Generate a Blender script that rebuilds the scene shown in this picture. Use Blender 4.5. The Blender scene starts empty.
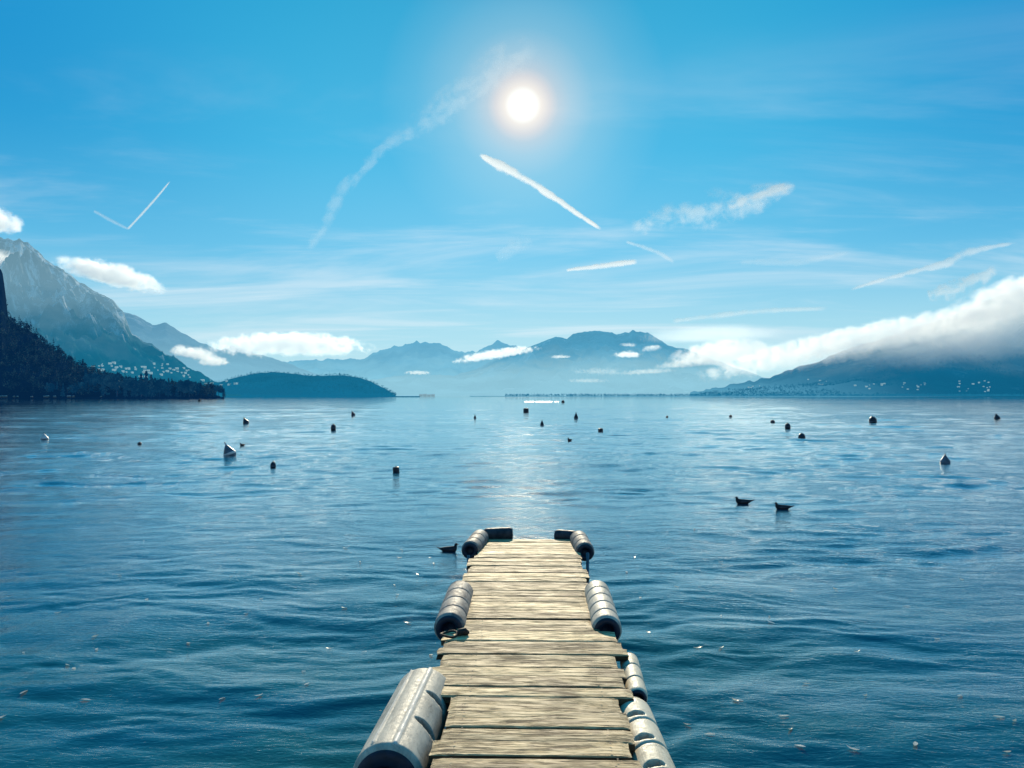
import bpy, bmesh, math, random
import numpy as np
from mathutils import Vector, Matrix, Euler

random.seed(7)
rng = np.random.RandomState(11)
R = math.radians
sc = bpy.context.scene
col = sc.collection
F = 770.0
CAMZ = 2.25
YAW = R(1.56)
PITCH = math.atan(12 / 770.0)
FWD = Vector((-math.sin(YAW), math.cos(YAW), 0))
RGT = Vector((math.cos(YAW), math.sin(YAW), 0))
SUN_EL, SUN_AZ = R(20.8), R(-0.75)
SUN = Vector((math.sin(SUN_AZ) * math.cos(SUN_EL), math.cos(SUN_AZ) * math.cos(SUN_EL), math.sin(SUN_EL)))


def at(px, py, d):
    """a point at depth d in front of the camera seen in the direction of a photo position"""
    p = FWD * d + RGT * ((px - 512) / F * d)
    return Vector((p.x, p.y, CAMZ + (396 - py) / F * d))


def afloat(px, py):
    """the point of the water surface in that direction"""
    d = CAMZ * F / (py - 396)
    p = at(px, py, d)
    p.z = 0
    return p


# ------------------------------------------------------------------ helpers
def prop(o, label=None, cat=None, group=None, kind=None):
    if label: o['label'] = label
    if cat: o['category'] = cat
    if group: o['group'] = group
    if kind: o['kind'] = kind
    return o


def empty(name, loc=(0, 0, 0), rz=0, label=None, cat=None, group=None):
    o = bpy.data.objects.new(name, None)
    col.objects.link(o)
    o.location = loc
    o.rotation_euler = (0, 0, rz)
    return prop(o, label, cat, group)


def link(name, me, mats=None, parent=None, smooth=False):
    o = bpy.data.objects.new(name, me)
    col.objects.link(o)
    if mats:
        for m in (mats if isinstance(mats, (list, tuple)) else [mats]):
            me.materials.append(m)
    if parent:
        o.parent = parent
    if smooth:
        me.polygons.foreach_set('use_smooth', [True] * len(me.polygons))
    return o


def from_bm(name, bm, mats=None, parent=None, smooth=False):
    me = bpy.data.meshes.new(name)
    bm.normal_update()
    bm.to_mesh(me)
    bm.free()
    return link(name, me, mats, parent, smooth)


def from_np(name, V, Fc, mats=None, parent=None, smooth=False):
    me = bpy.data.meshes.new(name)
    V = np.asarray(V, dtype=np.float32)
    Fc = np.asarray(Fc, dtype=np.int32)
    n = Fc.shape[1]
    me.vertices.add(len(V))
    me.vertices.foreach_set('co', V.ravel())
    me.loops.add(Fc.size)
    me.loops.foreach_set('vertex_index', Fc.ravel())
    me.polygons.add(len(Fc))
    me.polygons.foreach_set('loop_start', np.arange(0, Fc.size, n, dtype=np.int32))
    me.update(calc_edges=True)
    me.validate()
    return link(name, me, mats, parent, smooth)


def grid_faces(nr, nc, wrap=False):
    i = np.arange(nr - 1)[:, None]
    j = np.arange(nc if wrap else nc - 1)[None, :]
    a = i * nc + j
    b = i * nc + (j + 1) % nc
    return np.stack([a, b, b + nc, a + nc], -1).reshape(-1, 4)


def dup(o, parent=None):
    c = o.copy()
    col.objects.link(c)
    c.parent = parent
    for ch in list(o.children):
        dup(ch, c)
    return c


def lathe(name, prof, mats=None, parent=None, seg=24, axis='z'):
    """closed surface of revolution of (radius, height) pairs"""
    bm = bmesh.new()
    rings = []
    for r, h in prof:
        ring = []
        for k in range(seg):
            a = 2 * math.pi * k / seg
            ring.append(bm.verts.new((r * math.cos(a), r * math.sin(a), h)))
        rings.append(ring)
    for A, B in zip(rings, rings[1:]):
        for k in range(seg):
            bm.faces.new((A[k], A[(k + 1) % seg], B[(k + 1) % seg], B[k]))
    bm.faces.new(list(reversed(rings[0])))
    bm.faces.new(rings[-1])
    return from_bm(name, bm, mats, parent, True)


def tube_bm(bm, pts, r, seg=8, closed=False):
    pts = [Vector(p) for p in pts]
    n = len(pts)
    rings = []
    for i, p in enumerate(pts):
        a = pts[(i - 1) % n] if closed or i > 0 else p
        b = pts[(i + 1) % n] if closed or i < n - 1 else p
        t = (b - a).normalized()
        u = t.cross(Vector((0, 0, 1)))
        if u.length < 1e-3:
            u = t.cross(Vector((0, 1, 0)))
        u.normalize()
        w = u.cross(t)
        rr = r[i] if isinstance(r, (list, tuple)) else r
        rings.append([bm.verts.new(p + (u * math.cos(2 * math.pi * k / seg) + w * math.sin(2 * math.pi * k / seg)) * rr) for k in range(seg)])
    m = n if closed else n - 1
    for i in range(m):
        A, B = rings[i], rings[(i + 1) % n]
        for k in range(seg):
            bm.faces.new((A[k], B[k], B[(k + 1) % seg], A[(k + 1) % seg]))
    if not closed:
        bm.faces.new(rings[0])
        bm.faces.new(list(reversed(rings[-1])))


def hash2(x, y, s):
    h = np.sin(x * 127.1 + y * 311.7 + s * 74.7) * 43758.5453
    return h - np.floor(h)


def vnoise(x, y, s=0):
    xi, yi = np.floor(x), np.floor(y)
    fx, fy = x - xi, y - yi
    u = fx * fx * fx * (fx * (fx * 6 - 15) + 10)
    v = fy * fy * fy * (fy * (fy * 6 - 15) + 10)
    a, b = hash2(xi, yi, s), hash2(xi + 1, yi, s)
    c, d = hash2(xi, yi + 1, s), hash2(xi + 1, yi + 1, s)
    return (a * (1 - u) + b * u) * (1 - v) + (c * (1 - u) + d * u) * v


def fbm(x, y, s=0, octv=5, ridged=False):
    t, amp, tot = 0, 1, 0
    for k in range(octv):
        n = vnoise(x * 2 ** k + 17.3 * k, y * 2 ** k - 9.1 * k, s + k)
        if ridged:
            n = 1 - np.abs(2 * n - 1)
        t = t + n * amp
        tot += amp
        amp *= 0.5
    return t / tot - 0.5


# ------------------------------------------------------------------ node helpers
class NT:
    def __init__(self, tree):
        self.t = tree
        tree.nodes.clear()

    def n(self, typ, **kw):
        nd = self.t.nodes.new(typ)
        ins = kw.pop('ins', {})
        for k, v in kw.items():
            setattr(nd, k, v)
        for k, v in ins.items():
            self.set(nd.inputs[k], v)
        return nd

    def set(self, sock, v):
        if isinstance(v, bpy.types.NodeSocket):
            self.t.links.new(v, sock)
        elif isinstance(v, bpy.types.Node):
            self.t.links.new(v.outputs[0], sock)
        else:
            if hasattr(sock.default_value, '__len__') and not hasattr(v, '__len__'):
                v = [v] * len(sock.default_value)
            if hasattr(v, '__len__') and len(v) == 3 and len(sock.default_value) == 4:
                v = (*v, 1)
            sock.default_value = v

    def m(self, op, a, b=None, c=None, clamp=False):
        nd = self.n('ShaderNodeMath', operation=op, use_clamp=clamp)
        for i, v in enumerate((a, b, c)):
            if v is not None:
                self.set(nd.inputs[i], v)
        return nd.outputs[0]

    def vm(self, op, a, b=None):
        nd = self.n('ShaderNodeVectorMath', operation=op)
        self.set(nd.inputs[0], a)
        if b is not None:
            self.set(nd.inputs['Scale'] if op == 'SCALE' else nd.inputs[1], b)
        return nd.outputs['Value'] if op in ('LENGTH', 'DOT_PRODUCT', 'DISTANCE') else nd.outputs[0]

    def mix(self, f, a, b, blend='MIX'):
        nd = self.n('ShaderNodeMix', data_type='RGBA', blend_type=blend)
        self.set(nd.inputs[0], f)
        self.set(nd.inputs[6], a)
        self.set(nd.inputs[7], b)
        return nd.outputs[2]

    def ramp(self, f, stops, interp='LINEAR'):
        nd = self.n('ShaderNodeValToRGB')
        cr = nd.color_ramp
        cr.interpolation = interp
        while len(cr.elements) < len(stops):
            cr.elements.new(0.5)
        for e, (p, c) in zip(cr.elements, stops):
            e.position = p
            e.color = (c, c, c, 1) if not hasattr(c, '__len__') else (*c[:3], 1)
        self.set(nd.inputs[0], f)
        return nd.outputs[0]

    def noise(self, vec, scale, detail=4, rough=0.55, dist=0.0):
        nd = self.n('ShaderNodeTexNoise', ins={'Scale': scale, 'Detail': detail, 'Roughness': rough, 'Distortion': dist})
        if vec is not None:
            self.set(nd.inputs['Vector'], vec)
        return nd.outputs[0]

    def mapping(self, vec, scale=(1, 1, 1), loc=(0, 0, 0), rot=(0, 0, 0)):
        return self.n('ShaderNodeMapping', ins={'Vector': vec, 'Scale': scale, 'Location': loc, 'Rotation': rot}).outputs[0]

    def rng(self, v, a, b, c=0.0, d=1.0, smooth=True):
        nd = self.n('ShaderNodeMapRange', interpolation_type='SMOOTHSTEP' if smooth else 'LINEAR',
                    ins={'Value': v, 'From Min': a, 'From Max': b, 'To Min': c, 'To Max': d})
        return nd.outputs[0]


def new_mat(name):
    m = bpy.data.materials.new(name)
    m.use_nodes = True
    return m, NT(m.node_tree)


def simple_mat(name, colr, rough=0.6, metal=0.0, var=0.15, scale=8.0, bump=0.0, spec=0.5):
    m, t = new_mat(name)
    tc = t.n('ShaderNodeTexCoord').outputs['Object']
    nz = t.noise(tc, scale, 5)
    c = t.mix(t.rng(nz, 0.3, 0.7), [x * (1 - var) for x in colr], [min(1, x * (1 + var)) for x in colr])
    b = t.n('ShaderNodeBsdfPrincipled', ins={'Base Color': c, 'Roughness': rough, 'Metallic': metal, 'Specular IOR Level': spec})
    if bump:
        bn = t.n('ShaderNodeBump', ins={'Strength': bump, 'Distance': 0.01, 'Height': nz})
        t.set(b.inputs['Normal'], bn.outputs[0])
    o = t.n('ShaderNodeOutputMaterial', ins={'Surface': b.outputs[0]})
    return m


# ------------------------------------------------------------------ camera, sun, sky
cam = bpy.data.cameras.new('camera')
cam.sensor_width = 36
cam.lens = 36 * F / 1024
cam.clip_start = 0.05
cam.clip_end = 60000
co = bpy.data.objects.new('camera', cam)
col.objects.link(co)
co.location = (0, 0, CAMZ)
co.rotation_euler = (math.pi / 2 + PITCH, 0, YAW)
sc.camera = co

sl = bpy.data.lights.new('sun', 'SUN')
sl.energy = 5.0
sl.angle = R(0.5)
sl.color = (1.0, 0.86, 0.62)
so = bpy.data.objects.new('sun', sl)
col.objects.link(so)
so.location = (0, 0, 30)
so.rotation_euler = (-SUN).to_track_quat('-Z', 'Y').to_euler()


def build_world():
    w = bpy.data.worlds.new('World')
    sc.world = w
    w.use_nodes = True
    t = NT(w.node_tree)
    d = t.n('ShaderNodeTexCoord').outputs['Generated']
    sky = t.n('ShaderNodeTexSky', sky_type='NISHITA', sun_disc=False, sun_elevation=SUN_EL, sun_rotation=SUN_AZ,
              altitude=450, air_density=1.0, dust_density=0.3, ozone_density=3.0)
    xyz = t.n('ShaderNodeSeparateXYZ', ins={0: d})
    z = xyz.outputs[2]
    K = 10.0  # the background runs at strength 0.1
    deep = [(0.0, (0.44, 0.75, 0.86)), (0.09, (0.36, 0.71, 0.86)), (0.18, (0.14, 0.575, 0.85)), (0.30, (0.040, 0.480, 0.79)),
            (0.45, (0.014, 0.40, 0.69)), (0.58, (0.01, 0.22, 0.46)), (0.8, (0.03, 0.10, 0.19)), (1.0, (0.03, 0.08, 0.14))]
    grad = t.ramp(t.m('MAXIMUM', z, 0.0), deep)
    # the sky is palest round the sun and deepens away from it
    ca = t.vm('DOT_PRODUCT', d, tuple(SUN))
    ang = t.m('MULTIPLY', t.m('ARCCOSINE', t.m('MINIMUM', ca, 0.999999)), 180 / math.pi)
    side = t.rng(ang, 12, 36)
    grad = t.mix(t.m('MULTIPLY', side, t.rng(z, 0.05, 0.4)), grad, (0.002, 0.30, 0.65))
    back = t.rng(ang, 60, 130)
    grad = t.mix(t.m('MULTIPLY', back, 0.75), grad, (0.055, 0.09, 0.14))
    gradk = t.vm('SCALE', grad, K)
    base = t.mix(0.92, sky.outputs[0], gradk)
    # thin high veil of cirrus, laid on a level sheet far overhead
    zz = t.m('ADD', t.m('MAXIMUM', z, 0.0), 0.06)
    pl = t.n('ShaderNodeCombineXYZ', ins={0: t.m('DIVIDE', xyz.outputs[0], zz), 1: t.m('DIVIDE', xyz.outputs[1], zz)}).outputs[0]
    c1 = t.noise(t.mapping(pl, (0.55, 1.6, 1), (3.1, 1.7, 0), (0, 0, R(18))), 0.8, 8, 0.62, 0.6)
    veil = t.m('MULTIPLY', t.rng(c1, 0.50, 0.80), t.rng(z, 0.0, 0.12))
    veil = t.m('MULTIPLY', veil, t.rng(z, 0.36, 0.18))
    veil = t.m('MULTIPLY', veil, 0.34)
    c2 = t.noise(t.mapping(pl, (0.45, 1.0, 1), (7.3, 2.1, 0), (0, 0, R(-12))), 0.75, 6, 0.58, 0.9)
    veil2 = t.m('MULTIPLY', t.m('MULTIPLY', t.rng(c2, 0.44, 0.72), t.rng(z, 0.02, 0.10)), t.rng(z, 0.44, 0.22))
    veil = t.m('ADD', veil, t.m('MULTIPLY', veil2, 0.40), clamp=True)
    base = t.mix(veil, base, (9.0, 9.6, 10.0))
    # bright air round the sun, and the sun itself
    glow = t.ramp(t.m('DIVIDE', ang, 10.0), [(0.0, (1, 1, 0.9)), (0.08, (0.92, 0.62, 0.32)), (0.13, (0.74, 0.36, 0.06)), (0.19, (0.56, 0.23, 0.0)), (0.25, (0.37, 0.16, 0.0)),
                                              (0.34, (0.26, 0.135, 0.02)), (0.5, (0.125, 0.078, 0.014)), (0.75, (0.042, 0.030, 0.008)), (1.0, (0, 0, 0))])
    glow = t.vm('SCALE', glow, 11.0)
    base = t.vm('ADD', base, glow)
    disc = t.rng(ang, 0.9, 0.3, 0.0, 80.0)
    base = t.vm('ADD', base, t.vm('SCALE', t.n('ShaderNodeCombineXYZ', ins={0: 1.0, 1: 0.95, 2: 0.85}).outputs[0], disc))
    bg = t.n('ShaderNodeBackground', ins={'Color': base, 'Strength': 0.1})
    t.n('ShaderNodeOutputWorld', ins={'Surface': bg.outputs[0]})


build_world()

# ------------------------------------------------------------------ water
WATER = {}


def water_z(x, y):
    r, a = math.hypot(x, y), math.atan2(x, y)
    i = int(np.argmin(np.abs(WATER['r'] - r)))
    j = int(np.argmin(np.abs(WATER['t'] - a)))
    return float(WATER['h'][i, j])


def build_water():
    rs = [1.3]
    while rs[-1] < 16000:
        r = rs[-1]
        rs.append(r + min(0.0072 * r, max(0.018, r * r * 0.6 / (F * CAMZ))))
    rs = np.array(rs)
    fine = np.linspace(R(-46), R(46), 620)
    coarse = np.linspace(R(46), R(314), 60)[1:-1]
    th = np.concatenate([fine, coarse]) - YAW
    X = rs[:, None] * np.sin(th)[None, :]
    Y = rs[:, None] * np.cos(th)[None, :]
    dr = np.gradient(rs)[:, None] * np.ones_like(X)
    H = np.zeros_like(X)
    wx = X + 0.6 * fbm(X * 0.5, Y * 0.5, 3, 3) * 2
    wy = Y + 0.6 * fbm(X * 0.5 + 40, Y * 0.5, 5, 3) * 2
    nw = 64
    lam = np.exp(np.linspace(math.log(0.16), math.log(6.0), nw))
    for k in range(nw):
        L = lam[k]
        a = R(90) + rng.normal(0, R(17 if k % 4 else 38)) + R(4)
        ph = rng.uniform(0, 6.28)
        kk = 2 * math.pi / L
        slope = 0.0098 * (1.0 if L < 0.3 else 1.25 if L < 0.9 else 0.85 if L < 1.9 else 0.42)
        amp = slope / kk * 1.4
        att = np.clip((L / dr - 2.2) / 2.0, 0, 1)
        H += amp * att * np.sin(kk * (wx * math.cos(a) + wy * math.sin(a)) + ph)
    patch = 0.40 + 1.7 * np.clip(fbm(X * 0.16, Y * 0.34, 8, 4) + 0.25, 0, 1)
    H *= patch
    open_ = np.clip((np.hypot(X, Y) - 11) / 16, 0, 1)
    H *= 1 + 0.75 * open_ * open_ * (3 - 2 * open_)  # more breeze away from the shore
    sg = 0.03
    H = H - 0.15 * sg * (np.exp(-np.clip(H, -.08, .08) / sg) - 1 + H / sg) * 0.5
    WATER['r'], WATER['t'], WATER['h'] = rs, th, H
    V = np.stack([X, Y, H], -1).reshape(-1, 3)
    Fc = grid_faces(len(rs), len(th), True)
    c = len(V)
    m, t = new_mat('lake_water')
    pos = t.n('ShaderNodeNewGeometry').outputs['Position']
    b1 = t.noise(t.mapping(pos, (1.0, 2.3, 1), rot=(0, 0, R(6))), 3.2, 3, 0.6, 0.4)
    b2 = t.noise(t.mapping(pos, (0.9, 2.6, 1), rot=(0, 0, R(-9))), 0.55, 4, 0.6, 0.5)
    big = t.noise(t.mapping(pos, (0.35, 1.3, 1)), 0.05, 3, 0.5)
    b3 = t.noise(t.mapping(pos, (1.0, 3.4, 1), rot=(0, 0, R(4))), 8.0, 3, 0.6, 0.5)
    r3 = t.m('ABSOLUTE', t.m('SUBTRACT', b3, 0.5))
    r1 = t.m('ABSOLUTE', t.m('SUBTRACT', b1, 0.5))
    h = t.m('ADD', t.m('MULTIPLY', r1, -0.022), t.m('MULTIPLY', b2, 0.026))
    h = t.m('ADD', h, t.m('MULTIPLY', r3, -0.010))
    bump = t.n('ShaderNodeBump', ins={'Strength': t.rng(big, 0.35, 0.65, 0.45, 0.9), 'Distance': 1.0, 'Height': h})
    deepn = t.noise(t.mapping(pos, (0.5, 0.9, 1)), 0.45, 4, 0.6)
    near = t.m('MULTIPLY', t.rng(t.vm('LENGTH', pos), 13, 3.0), t.rng(deepn, 0.34, 0.60))
    colr = t.mix(near, (0.0015, 0.076, 0.128), (0.008, 0.088, 0.080))
    body = t.n('ShaderNodeBsdfDiffuse', ins={'Color': colr, 'Normal': bump.outputs[0]})
    gl = t.n('ShaderNodeBsdfGlossy', ins={'Color': (0.97, 1.0, 1.0), 'Roughness': 0.03, 'Normal': bump.outputs[0]})
    fr = t.n('ShaderNodeFresnel', ins={'IOR': 1.333, 'Normal': bump.outputs[0]})
    k = t.ramp(fr.outputs[0], [(0.0, 0.0), (0.02, 0.025), (0.12, 0.17), (0.30, 0.47), (0.55, 0.83), (0.75, 0.97), (1.0, 1.0)])
    p = t.n('ShaderNodeMixShader', ins={0: k, 1: body.outputs[0], 2: gl.outputs[0]})
    t.n('ShaderNodeOutputMaterial', ins={'Surface': p.outputs[0]})
    o = from_np('lake_water', V, Fc, m, None, True)
    prop(o, 'rippled deep blue lake water reaching to the far shore', 'lake', kind='structure')
    o.name = 'water'


build_water()

# lake bed under the jetty, so that piles stand on something
bm = bmesh.new()
bmesh.ops.create_grid(bm, x_segments=60, y_segments=60, size=8000)
for v in bm.verts:
    v.co.z = -3.2
    v.co.y += 4000
bed = from_bm('lake_bed', bm, simple_mat('silt', (0.06, 0.08, 0.06), 0.9))
prop(bed, 'silty lake bed under the water', 'lake bed', kind='structure')


# ------------------------------------------------------------------ mountains
def mountain_mat(name, low, high, z0, z1, scale, haze_col, haze_low, haze_high, frost=None, frost_z=(0, 1), patch=None, hz=None, bump=1.0, haze2=None, hx=None):
    m, t = new_mat(name)
    pos = t.n('ShaderNodeNewGeometry').outputs['Position']
    z = t.n('ShaderNodeSeparateXYZ', ins={0: pos}).outputs[2]
    n1 = t.noise(t.mapping(pos, (1, 1, 1)), scale, 9, 0.65, 0.3)
    n2 = t.noise(t.mapping(pos, (1, 1, 0.35)), scale * 4, 7, 0.7, 0.4)
    zf = t.m('ADD', t.rng(z, z0, z1, smooth=False), t.m('MULTIPLY', t.m('SUBTRACT', n1, 0.5), 1.3))
    c = t.mix(t.rng(zf, 0.25, 0.75), low, high)
    c = t.mix(t.m('MULTIPLY', t.rng(n2, 0.35, 0.65), 0.6), c, [x * 0.45 for x in low])
    if frost:
        fz = t.m('ADD', t.rng(z, frost_z[0], frost_z[1], smooth=False), t.m('MULTIPLY', t.m('SUBTRACT', n1, 0.5), 1.6))
        ff = t.m('MULTIPLY', t.rng(fz, 0.35, 0.8), t.rng(n2, 0.46, 0.60))
        c = t.mix(ff, c, frost)
    if patch:
        pf = t.m('MULTIPLY', t.rng(n1, 0.55, 0.62), t.rng(n2, 0.45, 0.6))
        c = t.mix(t.m('MULTIPLY', pf, 0.6), c, patch)
    bump_n = t.n('ShaderNodeBump', ins={'Strength': bump, 'Distance': 2.0 / scale * 0.05, 'Height': n2})
    d = t.n('ShaderNodeBsdfDiffuse', ins={'Color': c, 'Normal': bump_n.outputs[0]})
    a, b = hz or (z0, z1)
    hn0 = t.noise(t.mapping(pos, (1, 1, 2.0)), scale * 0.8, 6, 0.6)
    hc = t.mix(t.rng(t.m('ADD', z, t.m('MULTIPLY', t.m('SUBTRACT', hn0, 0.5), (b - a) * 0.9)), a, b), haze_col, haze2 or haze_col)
    e = t.n('ShaderNodeEmission', ins={'Color': hc, 'Strength': 1.0})  # haze painted as a glow over the slope, making up for dim sky light
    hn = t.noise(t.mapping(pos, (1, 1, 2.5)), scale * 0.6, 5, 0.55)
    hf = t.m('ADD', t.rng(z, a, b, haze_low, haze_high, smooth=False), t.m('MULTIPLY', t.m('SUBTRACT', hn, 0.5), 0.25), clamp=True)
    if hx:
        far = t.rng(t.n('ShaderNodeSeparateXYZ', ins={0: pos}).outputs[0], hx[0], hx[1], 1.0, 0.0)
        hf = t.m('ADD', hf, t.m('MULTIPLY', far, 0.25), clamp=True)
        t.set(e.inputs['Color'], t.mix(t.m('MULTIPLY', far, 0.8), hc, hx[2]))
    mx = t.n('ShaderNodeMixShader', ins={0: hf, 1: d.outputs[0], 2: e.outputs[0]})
    t.n('ShaderNodeOutputMaterial', ins={'Surface': mx.outputs[0]})
    return m


def mountain(name, pts, dr, df, mat, label, seed=1, rough=0.25, ridge_noise=0.02, nsc=6.0, prof=1.25, step=2.0, rows=70, drop=None, kind='structure', cat='mountain'):
    px = np.array([p[0] for p in pts], float)
    py = np.array([p[1] for p in pts], float)
    xs = np.arange(px[0], px[-1] + step, step)
    h = (396 - np.interp(xs, px, py)) / F * dr
    h = h + h.max() * ridge_noise * 2 * fbm(xs * 0.09, xs * 0 + seed, seed, 6, True)
    h = np.maximum(h, 0) + CAMZ
    tt = np.concatenate([np.linspace(0, 1, rows), 1 + np.linspace(0.02, 0.5, 14)])
    T = tt[:, None]
    D = df + (dr - df) * T
    XC = (xs[None, :] - 512) / F * D
    P = np.where(T <= 1, np.power(np.clip(T, 0, 1), prof), 1 - (T - 1) * 1.6)
    sx = (XC / dr) * nsc * 4
    sy = (D / dr) * nsc * 4
    n = fbm(sx + seed * 3.7, sy, seed, 6, True)
    n2 = fbm(sx * 0.6 + seed, sy * 0.25, seed + 9, 4, True)
    env = np.clip(T, 0, 1) * np.clip(1.02 - T, 0, 1) * 3.2
    Z = h[None, :] * (P + (n * 0.6 + n2 * 0.6) * rough * env)
    lim = h[None, :] * 0.985 * D / dr
    Z = np.where(T < 0.985, np.minimum(Z, lim), Z)
    Z = Z - 3 * (1 - np.clip(T * 30, 0, 1))
    Pt = np.stack([FWD.x * D + RGT.x * XC, FWD.y * D + RGT.y * XC, Z], -1).reshape(-1, 3)
    o = from_np(name, Pt, grid_faces(len(tt), len(xs)), mat, None, True)
    prop(o, label, cat, kind=kind)
    return o


HAZE = (0.24, 0.58, 0.74)
A_pts = [(-260, 190), (-150, 205), (-60, 222), (-20, 234), (0, 238), (20, 241), (40, 255), (60, 269), (80, 283), (100, 295), (113, 303), (122, 312), (127, 324), (131, 333), (150, 345), (165, 354),
         (180, 361), (195, 371), (208, 377), (225, 387), (240, 393), (250, 396)]
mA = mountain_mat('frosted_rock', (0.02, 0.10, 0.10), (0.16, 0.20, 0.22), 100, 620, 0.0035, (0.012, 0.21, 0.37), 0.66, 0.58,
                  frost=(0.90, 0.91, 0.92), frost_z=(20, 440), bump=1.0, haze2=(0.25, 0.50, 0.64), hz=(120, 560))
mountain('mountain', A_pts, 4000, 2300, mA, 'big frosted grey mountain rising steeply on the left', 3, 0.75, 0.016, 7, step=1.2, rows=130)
B_pts = [(100, 306), (120, 311), (140, 318), (152, 325), (165, 323), (180, 333), (200, 343), (220, 350), (233, 346), (247, 350), (262, 356), (280, 361), (310, 372), (350, 390), (370, 396)]
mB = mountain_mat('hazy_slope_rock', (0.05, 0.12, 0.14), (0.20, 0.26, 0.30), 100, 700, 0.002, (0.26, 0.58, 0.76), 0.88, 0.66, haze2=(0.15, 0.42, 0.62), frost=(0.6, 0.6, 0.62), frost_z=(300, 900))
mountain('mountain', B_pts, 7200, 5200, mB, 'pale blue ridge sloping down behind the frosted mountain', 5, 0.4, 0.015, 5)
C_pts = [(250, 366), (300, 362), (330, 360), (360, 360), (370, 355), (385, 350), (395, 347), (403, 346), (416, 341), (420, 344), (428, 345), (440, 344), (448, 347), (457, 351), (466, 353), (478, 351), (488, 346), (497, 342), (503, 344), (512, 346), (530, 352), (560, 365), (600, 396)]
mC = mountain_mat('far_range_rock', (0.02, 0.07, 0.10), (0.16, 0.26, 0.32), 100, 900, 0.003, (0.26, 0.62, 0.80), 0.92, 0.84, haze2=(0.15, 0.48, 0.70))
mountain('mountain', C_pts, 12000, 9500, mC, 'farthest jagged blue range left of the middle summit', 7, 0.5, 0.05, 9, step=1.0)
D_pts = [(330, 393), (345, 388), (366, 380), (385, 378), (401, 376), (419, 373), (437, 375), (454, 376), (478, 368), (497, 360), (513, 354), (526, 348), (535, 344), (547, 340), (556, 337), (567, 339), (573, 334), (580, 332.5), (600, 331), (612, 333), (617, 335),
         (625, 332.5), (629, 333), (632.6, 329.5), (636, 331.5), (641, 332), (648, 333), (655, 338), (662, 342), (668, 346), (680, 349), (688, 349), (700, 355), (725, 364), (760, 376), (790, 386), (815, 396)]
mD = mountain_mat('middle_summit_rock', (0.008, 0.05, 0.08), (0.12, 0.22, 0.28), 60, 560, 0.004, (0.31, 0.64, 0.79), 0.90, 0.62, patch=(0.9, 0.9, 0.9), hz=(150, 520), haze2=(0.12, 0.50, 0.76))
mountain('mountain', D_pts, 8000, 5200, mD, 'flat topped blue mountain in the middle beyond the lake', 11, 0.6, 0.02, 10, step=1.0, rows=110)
G_pts = [(690, 393), (705, 390), (740, 384), (770, 377), (790, 371), (815, 363), (850, 349), (900, 334), (950, 316), (1000, 296), (1024, 286), (1100, 250), (1200, 215), (1320, 190)]
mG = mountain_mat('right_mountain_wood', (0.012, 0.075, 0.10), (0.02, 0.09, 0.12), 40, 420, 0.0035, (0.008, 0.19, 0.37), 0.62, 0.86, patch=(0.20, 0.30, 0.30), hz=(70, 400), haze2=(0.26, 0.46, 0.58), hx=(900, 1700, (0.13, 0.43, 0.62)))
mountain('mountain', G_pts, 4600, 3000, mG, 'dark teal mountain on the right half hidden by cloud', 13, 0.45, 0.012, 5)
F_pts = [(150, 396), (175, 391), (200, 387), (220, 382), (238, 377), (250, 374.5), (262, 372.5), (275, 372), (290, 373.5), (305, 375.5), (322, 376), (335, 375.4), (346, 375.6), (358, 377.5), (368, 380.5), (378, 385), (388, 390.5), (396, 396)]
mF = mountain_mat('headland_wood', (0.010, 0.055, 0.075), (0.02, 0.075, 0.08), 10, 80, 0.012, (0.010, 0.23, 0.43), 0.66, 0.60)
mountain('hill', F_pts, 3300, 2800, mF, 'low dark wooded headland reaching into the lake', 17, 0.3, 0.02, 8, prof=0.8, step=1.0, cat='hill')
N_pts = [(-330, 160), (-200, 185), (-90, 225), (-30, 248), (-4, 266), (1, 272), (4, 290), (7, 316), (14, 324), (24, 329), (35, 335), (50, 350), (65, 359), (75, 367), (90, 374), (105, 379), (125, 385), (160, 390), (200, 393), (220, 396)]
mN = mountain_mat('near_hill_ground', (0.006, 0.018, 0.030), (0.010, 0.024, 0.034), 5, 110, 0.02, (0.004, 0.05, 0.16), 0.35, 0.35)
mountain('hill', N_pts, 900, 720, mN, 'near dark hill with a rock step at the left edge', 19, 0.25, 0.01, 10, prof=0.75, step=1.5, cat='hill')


# ------------------------------------------------------------------ woods, trees
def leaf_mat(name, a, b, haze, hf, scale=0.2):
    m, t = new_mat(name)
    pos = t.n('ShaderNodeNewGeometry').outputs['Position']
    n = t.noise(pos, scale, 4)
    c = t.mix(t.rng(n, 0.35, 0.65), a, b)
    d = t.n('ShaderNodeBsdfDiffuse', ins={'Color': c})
    e = t.n('ShaderNodeEmission', ins={'Color': haze})  # painted haze: an even glow mixed over the leaf colour
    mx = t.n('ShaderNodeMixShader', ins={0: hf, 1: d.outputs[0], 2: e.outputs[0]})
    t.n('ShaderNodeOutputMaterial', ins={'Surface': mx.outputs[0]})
    return m


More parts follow.
